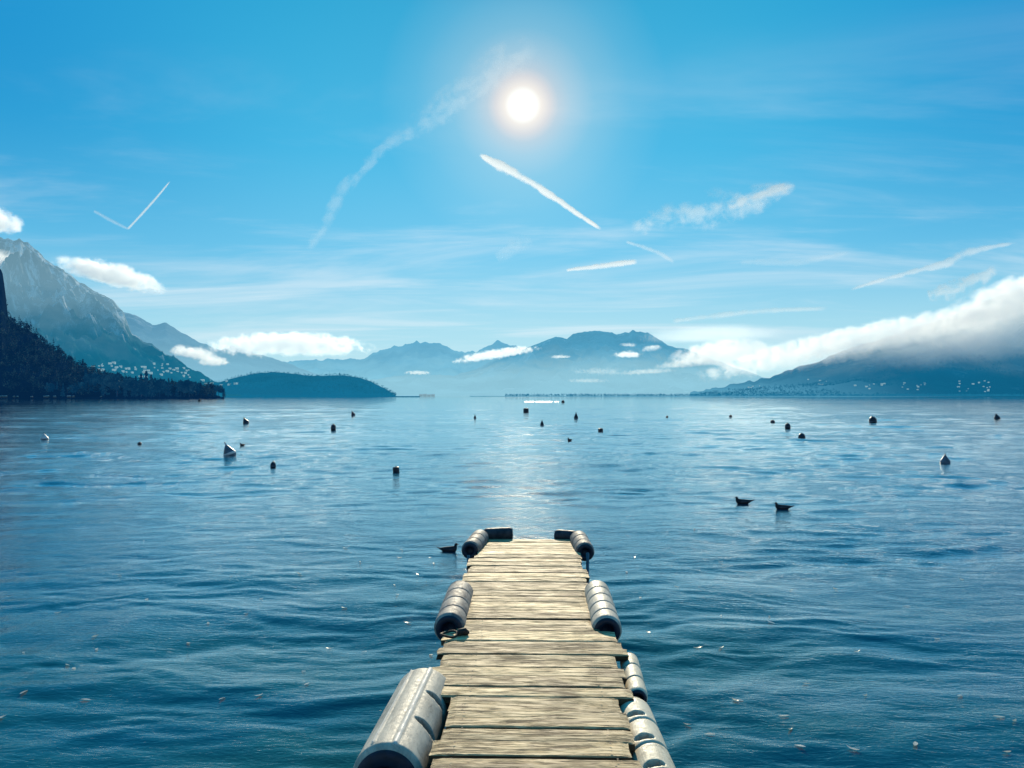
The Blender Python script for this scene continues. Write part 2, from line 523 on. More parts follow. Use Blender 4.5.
def crown_np(kind, h, r, n, seed):
    """leaf clumps: (n*4,3) verts for a crown of height h from the ground, radius r"""
    g = np.random.RandomState(seed)
    if kind == 'conifer':
        u = g.rand(n) ** 0.8
        z = h * (0.08 + 0.92 * u)
        rr = r * (1 - u) * (0.75 + 0.35 * np.sin(u * 30)) * np.sqrt(g.rand(n)) + 0.05 * r
        a = g.rand(n) * 6.283
        C = np.stack([rr * np.cos(a), rr * np.sin(a), z], -1)
        s = r * 0.28 * (1.1 - 0.6 * u)
    else:
        nb = 7
        cb = np.stack([g.uniform(-.55, .55, nb) * r, g.uniform(-.55, .55, nb) * r, h * g.uniform(.42, .82, nb)], -1)
        k = g.randint(0, nb, n)
        v = g.normal(size=(n, 3))
        v /= np.linalg.norm(v, axis=1)[:, None]
        C = cb[k] + v * (np.array([.55 * r, .55 * r, .20 * h]) * g.rand(n)[:, None] ** 0.4)
        s = np.full(n, r * 0.22)
    u = g.normal(size=(n, 3)); u /= np.linalg.norm(u, axis=1)[:, None]
    w = np.cross(u, g.normal(size=(n, 3))); w /= np.linalg.norm(w, axis=1)[:, None]
    s = (s * g.uniform(.7, 1.3, n))[:, None]
    return np.stack([C - u * s, C - w * s * .7, C + u * s, C + w * s * .7], 1).reshape(-1, 3)


def crown(name, kind, h, r, n, seed, mat, parent):
    V = crown_np(kind, h, r, n, seed)
    return from_np(name, V, np.arange(len(V)).reshape(-1, 4), mat, parent)


def trunk(parent, h, r, mat):
    bm = bmesh.new()
    tube_bm(bm, [(0, 0, -1), (0.02 * h, 0, h * .3), (0, 0.02 * h, h * .75)], [r, r * .75, r * .25], 7)
    for k in range(4):
        a = k * 1.7
        z = h * (.3 + .1 * k)
        tube_bm(bm, [(0, 0, z), (math.cos(a) * h * .1, math.sin(a) * h * .1, z + h * .09)], [r * .4, r * .15], 5)
    return from_bm('trunk', bm, mat, parent, True)


def scatter_wood(name, spots, mat, label, nleaf, hrange, conifer=0.4, group=None):
    Vs = []
    protos = [('conifer', s) for s in range(4)] + [('round', s) for s in range(4)]
    pr = {p: crown_np(p[0], 1.0, 0.22 if p[0] == 'conifer' else 0.42, nleaf, 100 + p[1]) for p in protos}
    for (x, y, z) in spots:
        k = 'conifer' if random.random() < conifer else 'round'
        V = pr[(k, random.randrange(4))].copy()
        h = random.uniform(*hrange) * (1.15 if k == 'conifer' else 0.9)
        a = random.uniform(0, 6.28)
        c, s = math.cos(a), math.sin(a)
        W = np.stack([(V[:, 0] * c - V[:, 1] * s) * h + x, (V[:, 0] * s + V[:, 1] * c) * h + y, V[:, 2] * h + z - 0.3], -1)
        Vs.append(W)
    V = np.concatenate(Vs)
    o = from_np(name, V, np.arange(len(V)).reshape(-1, 4), mat)
    prop(o, label, 'wood', group, kind='stuff')
    return o


bark = simple_mat('bark', (0.05, 0.035, 0.025), 0.9)
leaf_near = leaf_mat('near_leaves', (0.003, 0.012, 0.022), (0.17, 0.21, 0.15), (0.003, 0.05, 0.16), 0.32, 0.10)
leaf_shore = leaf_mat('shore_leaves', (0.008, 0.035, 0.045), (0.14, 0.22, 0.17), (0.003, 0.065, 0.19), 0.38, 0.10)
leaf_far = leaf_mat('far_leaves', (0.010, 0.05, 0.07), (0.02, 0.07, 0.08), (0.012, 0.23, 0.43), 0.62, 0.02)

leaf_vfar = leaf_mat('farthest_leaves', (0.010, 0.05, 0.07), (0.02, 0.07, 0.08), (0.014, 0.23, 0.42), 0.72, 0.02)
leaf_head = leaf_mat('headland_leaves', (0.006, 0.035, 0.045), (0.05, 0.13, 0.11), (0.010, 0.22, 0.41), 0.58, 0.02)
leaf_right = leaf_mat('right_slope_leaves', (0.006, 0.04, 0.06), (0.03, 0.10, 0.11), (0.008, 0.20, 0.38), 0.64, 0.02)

dg = bpy.context.evaluated_depsgraph_get()
dg.update()
hillo = [o for o in bpy.data.objects if o.name.startswith('hill')]


def drop_on(objs, x, y):
    best = None
    for o in objs:
        ok, p, n, i = o.ray_cast(Vector((x, y, 3000)), Vector((0, 0, -1)))
        if ok and (best is None or p.z > best):
            best = p.z
    return best


spots = []
near_hill = hillo[-1]
head = hillo[0]
k = 0
while len(spots) < 1300 and k < 20000:
    k += 1
    px = random.uniform(-45, 215) if random.random() < .8 else random.uniform(-120, 0)
    d = random.uniform(722, 912)
    p = at(px, 396, d)
    z = drop_on([near_hill], p.x, p.y)
    if z is None or z < 1.0 or z > 100:
        continue
    if px < 6 and z > 62 and random.random() < .85:
        continue
    spots.append((p.x, p.y, z))
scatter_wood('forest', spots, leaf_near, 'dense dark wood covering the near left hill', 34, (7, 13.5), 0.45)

spots = []
while len(spots) < 420:
    px = random.uniform(196, 300)
    d = random.uniform(1500, 1640)
    lim = 385 + (px - 196) / 104 * 8
    p = at(px, 396, d)
    spots.append((p.x, p.y, 0.5 + random.random() * max(0, (394 - lim) / F * d) * .6))
scatter_wood('shore_wood', spots, leaf_far, 'low teal wood along the shore before the headland', 26, (9, 17), 0.35)

spots = []
while len(spots) < 2600:
    px = random.uniform(505, 1060)
    d = random.uniform(2700, 2900)
    p = at(px, 396, d)
    spots.append((p.x, p.y, 0.5))
scatter_wood('far_shore_wood', spots, leaf_vfar, 'thin hazy line of trees on the far right shore', 22, (4, 13), 0.2)

spots = []
k = 0
while len(spots) < 1700 and k < 9000:
    k += 1
    p = at(random.uniform(185, 396), 396, random.uniform(2810, 3290))
    z = drop_on([head], p.x, p.y)
    if z is not None and z > 1:
        spots.append((p.x, p.y, z))
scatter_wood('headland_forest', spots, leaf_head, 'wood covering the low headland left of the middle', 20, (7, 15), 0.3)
right_mtn = [o for o in bpy.data.objects if o.get('label', '').startswith('dark teal mountain')]
spots = []
k = 0
while len(spots) < 2600 and k < 12000:
    k += 1
    p = at(random.uniform(700, 1040), 396, random.uniform(3010, 3700))
    z = drop_on(right_mtn, p.x, p.y)
    if z is not None and 1 < z < 190 and fbm(np.array(p.x * .006), np.array(p.y * .006), 4, 3) > -.06:
        spots.append((p.x, p.y, z))
scatter_wood('slope_forest', spots, leaf_right, 'patches of wood on the lower slope of the right mountain', 16, (8, 17), 0.3)

# low banks that carry those woods
def bank(name, px0, px1, d0, d1, z, mat, label):
    xs = np.linspace(px0, px1, 120)
    rows = [(d0, -1.0), (d0 + 3, z * 0.6), (d0 + (d1 - d0) * .5, z), (d1, z)]
    V = []
    for d, zz in rows:
        for px in xs:
            p = at(px, 396, d)
            V.append((p.x, p.y, zz + (0.3 * math.sin(px * 1.3) if zz > 0 else 0)))
    o = from_np(name, V, grid_faces(4, len(xs)), mat, None, True)
    prop(o, label, 'shore', kind='structure')


bank('shore_ground', -200, 224, 690, 740, 1.3, mN, 'dark low shore at the foot of the left hill')
bank('shore_ground', 190, 420, 1480, 2850, 1.8, mF, 'low shore below the headland')
bank('shore_ground', 470, 1300, 2600, 3100, 2.0, mG, 'low far shore on the right')

# single trees one can tell apart on the left shore
def make_tree(kind, h, r, seed, mat, label, group):
    t = empty('conifer_tree' if kind == 'conifer' else 'shore_tree', (0, 0, 0), 0, label, 'tree', group)
    crown('crown', kind, h, r, 260, seed, mat, t)
    trunk(t, h, h * .025, bark)
    return t


c_lab = 'dark pointed conifer in the tree line along the left shore'
r_lab = 'dark bushy round crowned tree in the tree line along the left shore'
grp_c, grp_r = 'pointed conifers of the left shore', 'bushy trees of the left shore'
protoC = [make_tree('conifer', 14, 2.6, 31 + k, leaf_shore, c_lab, grp_c) for k in range(3)]
protoR = [make_tree('round', 11, 4.6, 51 + k, leaf_shore, r_lab, grp_r) for k in range(3)]
usedp = set()


def put_tree(kind, px, d, h):
    pl = protoC if kind == 'c' else protoR
    p = pl[random.randrange(3)]
    o = p if p.name not in usedp else dup(p)
    usedp.add(p.name)
    q = at(px, 396, d)
    o.location = (q.x, q.y, 0.9)
    s = h / (14 if kind == 'c' else 11)
    o.scale = (s * random.uniform(.9, 1.2), s * random.uniform(.9, 1.2), s)
    o.rotation_euler = (0, 0, random.uniform(0, 6.28))
    return o


def top_line(px):
    return float(np.interp(px, [-10, 60, 85, 100, 112, 125, 140, 152, 165, 178, 192, 205, 218, 232], [372, 374, 371, 372, 374, 376, 376, 378, 378, 379, 380, 382, 383, 386]))


for px in list(np.arange(86, 226, 3.4)):
    d = random.uniform(705, 780)
    h = (394 - top_line(px)) / F * d * random.uniform(.75, 1.35)
    put_tree('c' if random.random() < .42 else 'r', px + random.uniform(-1.5, 1.5), d, h)
for px in (48, 57, 63, 69, 76, 82):
    d = random.uniform(720, 760)
    put_tree('c' if px % 2 else 'r', px, d, random.uniform(12, 19))
for px, topy, wid in ((141, 370, 1.0), (146, 367.5, 1.25), (151, 371, 1.0)):
    o = put_tree('c', px, 700, (394 - topy) / F * 700)
    if px == 146:
        o['label'] = 'tallest dark conifer standing above the left shore tree line'
        if 'group' in o: del o['group']
        o.scale = (o.scale[0] * 1.4, o.scale[1] * 1.4, o.scale[2])
for p in protoC + protoR:
    if p.name not in usedp:
        q = at(120 + 7 * len(usedp), 396, 750)
        p.location = (q.x, q.y, 0.9)
        usedp.add(p.name)


# ------------------------------------------------------------------ houses
wall_m = [simple_mat('lime_render', (0.62, 0.64, 0.64), 0.9, var=.1, scale=.3), simple_mat('cream_render', (0.55, 0.53, 0.48), 0.9, var=.1, scale=.3)]
roof_m = [simple_mat('slate_roof', (0.30, 0.36, 0.40), 0.8, var=.2, scale=.6), simple_mat('pale_roof', (0.75, 0.78, 0.78), 0.7, var=.1, scale=.6)]


def box_bm(bm, x0, x1, y0, y1, z0, z1):
    vs = [bm.verts.new(p) for p in ((x0, y0, z0), (x1, y0, z0), (x1, y1, z0), (x0, y1, z0), (x0, y0, z1), (x1, y0, z1), (x1, y1, z1), (x0, y1, z1))]
    for f in ((3, 2, 1, 0), (4, 5, 6, 7), (0, 1, 5, 4), (1, 2, 6, 5), (2, 3, 7, 6), (3, 0, 4, 7)):
        bm.faces.new([vs[i] for i in f])
    return vs


def make_house(k, label, group):
    t = empty('house', (0, 0, 0), 0, label, 'house', group)
    w, dpt, h = (12, 9, 6) if k == 0 else (16, 10, 7.5)
    bm = bmesh.new()
    vs = [(-w / 2, -dpt / 2), (w / 2, -dpt / 2), (w / 2, dpt / 2), (-w / 2, dpt / 2)]
    b = [bm.verts.new((x, y, -3)) for x, y in vs]
    tp = [bm.verts.new((x, y, h)) for x, y in vs]
    for i in range(4):
        bm.faces.new((b[i], b[(i + 1) % 4], tp[(i + 1) % 4], tp[i]))
    g0, g1 = bm.verts.new((-w / 2, 0, h + 1.9)), bm.verts.new((w / 2, 0, h + 1.9))
    bm.faces.new((tp[3], tp[0], g0))
    bm.faces.new((tp[1], tp[2], g1))
    from_bm('wall', bm, wall_m[k], t)
    bm = bmesh.new()
    for s in (-1, 1):
        q = [bm.verts.new(p) for p in ((-w / 2 - .6, s * (dpt / 2 + .7), h - .3), (w / 2 + .6, s * (dpt / 2 + .7), h - .3), (w / 2 + .6, 0, h + 2.15), (-w / 2 - .6, 0, h + 2.15))]
        bm.faces.new(q if s < 0 else q[::-1])
    r = from_bm('roof', bm, roof_m[k], t)
    sm = r.modifiers.new('thick', 'SOLIDIFY'); sm.thickness = .25
    bm = bmesh.new()
    box_bm(bm, 2, 2.9, .6, 1.5, h + .8, h + 3.2)
    from_bm('chimney', bm, wall_m[1], r)
    wm = win_m
    for i in range(3):
        for fl in range(2):
            bm = bmesh.new()
            x = -w / 2 + w * (i + .5) / 3
            box_bm(bm, x - .6, x + .6, -dpt / 2 - .05, -dpt / 2 + .1, .9 + fl * 2.8, 2.4 + fl * 2.8)
            from_bm('window', bm, wm, t)
    return t


win_m = simple_mat('window_glass', (0.03, 0.05, 0.07), 0.2)
allhills = [o for o in bpy.data.objects if o.name.split('.')[0] in ('mountain', 'hill', 'shore_ground')]
dg.update()


def hazy(m, colr, f):  # mixes an even glow over a material as painted haze
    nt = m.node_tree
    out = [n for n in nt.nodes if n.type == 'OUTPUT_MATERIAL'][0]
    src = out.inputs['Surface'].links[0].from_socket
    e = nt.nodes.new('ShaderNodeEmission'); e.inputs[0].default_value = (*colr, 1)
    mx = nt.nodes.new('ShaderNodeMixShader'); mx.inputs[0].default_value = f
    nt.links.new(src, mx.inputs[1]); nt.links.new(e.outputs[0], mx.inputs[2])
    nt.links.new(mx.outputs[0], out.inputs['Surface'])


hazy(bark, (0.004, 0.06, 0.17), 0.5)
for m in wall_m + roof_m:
    hazy(m, (0.30, 0.53, 0.63), 0.68)  # besides haze, this glow is added to brighten shaded walls and roofs
wall_n = simple_mat('weathered_boathouse_wall', (0.16, 0.18, 0.20), 0.9, var=.3, scale=.5)
roof_n = simple_mat('pale_boathouse_roof', (0.55, 0.56, 0.55), 0.5, var=.3, scale=.8)


def village(n, boxes, dmin, dmax, label, group, scale=1.0):
    pr = [make_house(0, label, group), make_house(1, label, group)]
    used = set()
    placed = []
    made = 0
    tries = 0
    while made < n and tries < 6000:
        tries += 1
        bx = random.choice(boxes)
        px, py = random.uniform(bx[0], bx[1]), random.uniform(bx[2], bx[3])
        # walk outwards until the line of sight meets the ground
        hit = None
        a = at(px, py, 1.0) - Vector((0, 0, CAMZ))
        best = None
        for o in allhills:
            ok, p, nn, i = o.ray_cast(Vector((0, 0, CAMZ)) + a * dmin, a.normalized(), distance=dmax - dmin)
            if ok and (best is None or p.length < best.length):
                best = p.copy()
        if best is None or any((best - q).length < 15 * scale for q in placed):
            continue
        placed.append(best)
        k = random.randrange(2)
        o = pr[k] if k not in used else dup(pr[k])
        used.add(k)
        o.location = best
        s = random.uniform(.32, .75) * scale
        o.scale = (s * random.uniform(.9, 1.5), s, s)
        o.rotation_euler = (0, 0, random.uniform(-.6, .6))
        made += 1
    for k in (0, 1):
        if k not in used:
            for c in list(pr[k].children):
                for g in list(c.children): bpy.data.objects.remove(g)
                bpy.data.objects.remove(c)
            bpy.data.objects.remove(pr[k])


village(52, [(98, 118, 363, 371), (118, 136, 367, 374), (139, 168, 364, 372), (168, 192, 368, 376), (140, 200, 371, 378)], 1500, 4000,
        'pale house of the village on the slope below the frosted mountain', 'houses of the left village')
village(10, [(80, 95, 364, 369), (200, 236, 380, 386)], 800, 4000, 'small house at the far edge of the left village', 'outlying houses of the left village')
village(26, [(958, 990, 381, 392), (900, 925, 383, 390)], 2600, 4500, 'pale house of the lakeside village at the foot of the right mountain', 'houses of the right village', 0.75)
village(22, [(740, 765, 386, 391), (805, 832, 379, 385), (850, 885, 384, 391)], 2600, 4500, 'pale house of the hamlet on the gentle slope right of the middle', 'houses of the far hamlet', 0.75)

# pale boathouses along the left waterline
_w, _r = wall_m[0], roof_m[0]
wall_m[0], roof_m[0] = wall_n, roof_n
bh = make_house(0, 'low pale boathouse at the waterline under the near left hill', 'boathouses along the left shore')
wall_m[0], roof_m[0] = _w, _r
first = True
for px in (1, 6, 15, 18, 31, 44, 47, 55, 69, 73, 101):
    o = bh if first else dup(bh)
    first = False
    q = at(px + random.uniform(-1, 1), 396, random.uniform(692, 699))
    o.location = (q.x, q.y, 1.3)
    s = random.uniform(.08, .20)
    o.scale = (s * random.uniform(.8, 1.4), s, s * .8)
    o.rotation_euler = (0, 0, random.uniform(-.4, .4))
# white houses on the far shore in the middle
bh2 = None
for px in (421, 425, 429, 433):
    if bh2 is None:
        bh2 = make_house(1, 'tiny white house on the far shore left of the middle', 'white houses on the far shore')
        o = bh2
    else:
        o = dup(bh2)
    q = at(px, 396, 2830)
    o.location = (q.x, q.y, 2)
    o.scale = (.8, .8, .7 + .1 * (px % 3))


# ------------------------------------------------------------------ clouds
def cloud(px, py, d, hw, hh, label, tilt=0, dens=0.01, scale=2.2, seed=0, thick=1.0, cover=0.12, soft=0.30, flat=1.7, name='cloud', aniso=0.45, gain=2.9, low=None):
    """one body of scattering vapour: hw, hh half sizes in photo pixels at depth d"""
    c = at(px, py, d)
    sx, sz = hw / F * d, hh / F * d
    sy = sz * 1.6 * thick
    bm = bmesh.new()
    bmesh.ops.create_icosphere(bm, subdivisions=3, radius=1.0)
    m, t = new_mat('cloud_vapour')
    p = t.n('ShaderNodeTexCoord').outputs['Object']
    x = t.n('ShaderNodeSeparateXYZ', ins={0: p})
    zneg = t.m('MULTIPLY', t.m('MINIMUM', x.outputs[2], 0.0), flat)
    zz = t.m('ADD', t.m('MAXIMUM', x.outputs[2], 0.0), zneg)
    q = t.n('ShaderNodeCombineXYZ', ins={0: x.outputs[0], 1: x.outputs[1], 2: zz}).outputs[0]
    r = t.vm('LENGTH', q)
    asp = sx / sz
    mp = t.mapping(p, (asp, sy / sz, 1.0), (seed * 3.3, seed * 1.7, seed * 5.1))
    n = t.m('ADD', t.m('MULTIPLY', t.noise(mp, scale * 0.5, 4, 0.55, 0.2), 0.62), t.m('MULTIPLY', t.noise(mp, scale * 1.6, 6, 0.62, 0.4), 0.38))
    body = t.m('ADD', t.m('SUBTRACT', 1.0 - cover, r), t.m('MULTIPLY', t.m('SUBTRACT', n, 0.5), gain))
    fade = t.m('MULTIPLY', t.m('SUBTRACT', 1.0, t.vm('LENGTH', p)), 6.0, clamp=True)
    dn = t.m('MULTIPLY', t.m('MULTIPLY', t.rng(body, 0.0, soft), fade), dens)
    if low:
        dn = t.m('MULTIPLY', dn, t.rng(x.outputs[2], low[0], low[1], low[2], 1.0))
    v = t.n('ShaderNodeVolumeScatter', ins={'Color': (1, 1, 1), 'Density': dn, 'Anisotropy': aniso})
    t.n('ShaderNodeOutputMaterial', ins={'Volume': v.outputs[0]})
    o = from_bm(name, bm, m)
    o.location = c
    o.scale = (sx, sy, sz)
    o.rotation_euler = Euler((0, -R(tilt), YAW), 'XYZ')
    prop(o, label, 'cloud')
    return o


cloud(286, 347, 6000, 92, 17, 'long white bank of cumulus behind the headland', 0, 0.012, 4.0, 1, 0.7)
cloud(108, 276, 4700, 62, 17, 'white wedge of cloud behind the frosted ridge', -14, 0.012, 2.6, 2)
cloud(-8, 222, 4300, 27, 18, 'white cloud capping the summit at the left edge', 0, 0.014, 2.2, 3)
cloud(0, 261, 3300, 20, 13, 'white wisp lying across the frosted mountain face', 0, 0.012, 2.2, 4)
cloud(193, 354, 5000, 28, 9, 'upper white wisp hanging before the pale blue ridge', -10, 0.012, 2.4, 5)
cloud(214, 362, 4800, 17, 7, 'small lower white puff before the pale blue ridge', 0, 0.012, 2.4, 6)
cloud(496, 355, 7000, 48, 7, 'slanting white cloud on the left shoulder of the middle mountain', 9, 0.012, 3.0, 7)
cloud(868, 341, 3900, 185, 20, 'long white cloud bank rolling over the right mountain', 12, 0.011, 4.4, 8, 0.55, 0.02, flat=1.2, low=(-.7, .1, .15))
cloud(1045, 296, 3900, 120, 32, 'tall white end of the cloud bank at the right edge', 17, 0.010, 3.8, 9, 0.55, 0.02, flat=1.2, low=(-.6, .2, .12))
cloud(985, 338, 3500, 150, 30, 'thin grey mist hanging under the right cloud bank', 9, 0.0022, 1.6, 21, 1.0, 0.0, 0.9, flat=1.0, gain=1.0)
cloud(628, 355, 5600, 16, 5, 'small white puff on the right flank of the middle mountain', 0, 0.014, 2.6, 22)
cloud(652, 349, 5900, 13, 4.5, 'second small puff nearer the lumpy cloud', 8, 0.012, 2.6, 23)
cloud(628, 345, 6200, 10, 3, 'tiny white puff under the middle summit', 0, 0.012, 2.4, 24)
cloud(560, 357, 5800, 12, 2.6, 'tiny flat wisp under the left shoulder of the summit', 0, 0.010, 2.2, 25)
cloud(648, 372, 4600, 34, 4, 'ragged strip of mist low on the right foot of the middle mountain', 3, 0.005, 2.6, 27)
cloud(588, 381, 4400, 26, 3, 'lowest thin strip of mist before the middle mountain', 0, 0.004, 2.6, 28)
cloud(690, 364, 4500, 40, 6, 'ragged white mist under the lumpy cloud', 4, 0.006, 2.8, 29)
cloud(418, 373, 5000, 16, 3, 'small white wisp low between headland and middle mountain', 0, 0.010, 2.4, 30)
cloud(600, 372, 4300, 36, 6, 'thin veil of low mist on the foot of the middle mountain', 0, 0.0022, 2.0, 26, soft=.7)
cloud(726, 354, 4600, 60, 16, 'lumpy white cloud at the low left end of the bank', 5, 0.010, 3.6, 10, 0.6, 0.0)
cloud(712, 336, 7200, 85, 15, 'smooth pale lens shaped cloud behind the middle summit', 2, 0.0012, 1.2, 11, 1.0, 0.05, 0.6, gain=0.6)


# ------------------------------------------------------------------ vapour trails: thin ice cloud ribbons hanging high up
def trail(name, pts, widths, label, dens=1.0, ragged=0.5, seed=0, d=9000, soft=1.0, cat='contrail', fsc=1.0):
    pts = [Vector((p[0], p[1], 0)) for p in pts]
    # smooth path
    seg = []
    n = len(pts)
    for i in range(n - 1):
        p0, p1, p2, p3 = pts[max(i - 1, 0)], pts[i], pts[i + 1], pts[min(i + 2, n - 1)]
        for k in range(24):
            t = k / 24
            q = 0.5 * ((2 * p1) + (p2 - p0) * t + (2 * p0 - 5 * p1 + 4 * p2 - p3) * t * t + (3 * p1 - p0 - 3 * p2 + p3) * t ** 3)
            seg.append((q, widths[i] * (1 - t) + widths[i + 1] * t))
    seg.append((pts[-1], widths[-1]))
    nv = 9
    V, UV = [], []
    L = 0
    for i, (q, w) in enumerate(seg):
        a, b = seg[max(i - 1, 0)][0], seg[min(i + 1, len(seg) - 1)][0]
        tg = (b - a).normalized()
        if i: L += (q - seg[i - 1][0]).length
        nrm = Vector((-tg.y, tg.x, 0))
        for j in range(nv):
            v = -1 + 2 * j / (nv - 1)
            e = q + nrm * (v * w)
            bow = (1 - v * v) * w * d / F * 0.5
            p = at(e.x, e.y, d - bow + 2.0 * i)
            V.append(p)
            UV.append((L / 40.0, v * w / 40.0, v, i / (len(seg) - 1)))
    o = from_np(name, V, grid_faces(len(seg), nv), None, None, True)
    me = o.data
    for nm, cs in (('trail_run', (0, 1)), ('trail_edge', (2, 3))):
        at_ = me.attributes.new(nm, 'FLOAT_VECTOR', 'POINT')
        at_.data.foreach_set('vector', np.array([(u[cs[0]], u[cs[1]], seed * 7.7) for u in UV], dtype=np.float32).ravel())
    m, t = new_mat('ice_cloud')
    run = t.n('ShaderNodeAttribute', attribute_name='trail_run').outputs['Vector']
    edge = t.n('ShaderNodeSeparateXYZ', ins={0: t.n('ShaderNodeAttribute', attribute_name='trail_edge').outputs['Vector']})
    v2 = t.m('POWER', t.m('ABSOLUTE', edge.outputs[0]), 1.4)
    prof = t.m('SUBTRACT', 1.0, v2)
    n1 = t.noise(run, 3.2 * fsc, 5, 0.55, 0.4)
    n2 = t.noise(t.mapping(run, (1, 2.5, 1)), 1.2 * fsc, 4, 0.55)
    f = t.m('ADD', prof, t.m('MULTIPLY', t.m('SUBTRACT', n1, 0.5), 1.8 * ragged))
    f = t.m('ADD', f, t.m('MULTIPLY', t.m('SUBTRACT', n2, 0.5), 1.4 * ragged))
    f = t.m('MULTIPLY', t.rng(f, 0.15, 0.15 + 0.85 * soft), t.rng(t.m('ABSOLUTE', edge.outputs[0]), 1.0, 0.7))
    ends = t.m('MULTIPLY', t.rng(edge.outputs[1], 0.0, 0.06), t.rng(edge.outputs[1], 1.0, 0.9))
    f = t.m('MULTIPLY', t.m('MULTIPLY', f, ends), dens, clamp=True)
    tl = t.n('ShaderNodeBsdfTranslucent', ins={'Color': (0.66, 0.70, 0.76)})
    df = t.n('ShaderNodeBsdfDiffuse', ins={'Color': (0.6, 0.6, 0.6)})
    ad = t.n('ShaderNodeMixShader', ins={0: 0.25, 1: tl.outputs[0], 2: df.outputs[0]})
    tr = t.n('ShaderNodeBsdfTransparent')
    mx = t.n('ShaderNodeMixShader', ins={0: f, 1: tr.outputs[0], 2: ad.outputs[0]})
    t.n('ShaderNodeOutputMaterial', ins={'Surface': mx.outputs[0]})
    me.materials.append(m)
    prop(o, label, cat)
    return o


trail('contrail', [(479, 153), (500, 165), (530, 181), (560, 201), (585, 218), (602, 229)], [2, 7, 6, 4.5, 3.2, 1.6], 'bright thick vapour trail slanting down just below the sun', 0.95, 0.8, 1, soft=.8)
trail('contrail', [(566, 270), (590, 267), (615, 264), (638, 261)], [2, 3.4, 4.4, 3], 'short level white vapour trail under the bright one', 0.8, 0.7, 2, soft=.9)
trail('contrail', [(626, 241), (645, 247), (660, 253), (675, 262)], [2, 3.6, 4, 3], 'short faint vapour trail slanting down right of the bright one', 0.34, 0.8, 3, soft=1.1)
trail('contrail', [(126, 229), (140, 214), (155, 197), (169, 180)], [1.7, 1.9, 1.5, .9], 'thin straight rising vapour trail high on the left', 0.6, 0.35, 4, soft=.8)
trail('contrail', [(92, 210), (108, 219), (128, 229)], [2.2, 2.8, 2], 'faint short vapour trail meeting the thin one on the left', 0.24, 0.6, 5, soft=1.0)
trail('contrail', [(306, 250), (322, 226), (340, 193), (370, 160), (400, 136), (430, 116), (470, 86), (510, 58), (540, 44)], [5, 9, 10, 8, 11, 17, 24, 26, 16], 'long diffuse curved vapour trail rising towards the sun', 0.19, 1.5, 6, soft=1.6)
trail('contrail', [(850, 290), (885, 279), (920, 270), (950, 262), (965, 253), (990, 247), (1020, 242)], [2, 3.4, 4, 6, 7, 3.6, 2], 'long wavy vapour trail rising above the right cloud bank', 0.40, 0.9, 7, soft=1.0)
trail('contrail', [(672, 321), (715, 316), (760, 311), (830, 308)], [3, 4.5, 4, 3], 'faint flat vapour trail over the left end of the cloud bank', 0.34, 0.7, 8, soft=1.1)
trail('contrail', [(740, 262), (770, 261), (800, 262), (853, 251)], [4, 5, 5, 3], 'very faint thin streak between sun and right edge', 0.14, 0.9, 9, soft=1.1)
trail('cirrus_cloud', [(630, 226), (680, 216), (720, 208), (755, 199), (780, 190), (797, 184)], [10, 20, 24, 19, 11, 5], 'ragged feathery streak of cirrus right of the sun', 0.42, 1.5, 10, soft=1.5, cat='cloud', fsc=.8)
trail('cirrus_cloud', [(728, 206), (750, 198), (775, 191), (797, 184)], [5, 9, 8, 4], 'brighter ragged tip of the feathery cirrus streak', 0.55, 1.4, 14, soft=1.2, cat='cloud', fsc=1.2)
trail('cirrus_cloud', [(928, 296), (950, 291), (972, 283), (998, 268)], [6, 12, 12, 7], 'small torn wisp just above the right cloud bank', 0.45, 1.5, 11, soft=1.3, cat='cloud')
trail('cirrus_cloud', [(495, 256), (515, 246), (532, 238)], [9, 12, 8], 'small faint smudge of cloud below the bright vapour trail', 0.16, 1.2, 12, soft=1.5, cat='cloud')

# ------------------------------------------------------------------ the jetty
DECK = CAMZ - 1.644
jetty = empty('jetty', (0, 0, 0), 0, 'narrow weathered plank jetty with tube fenders running out into the lake', 'jetty')


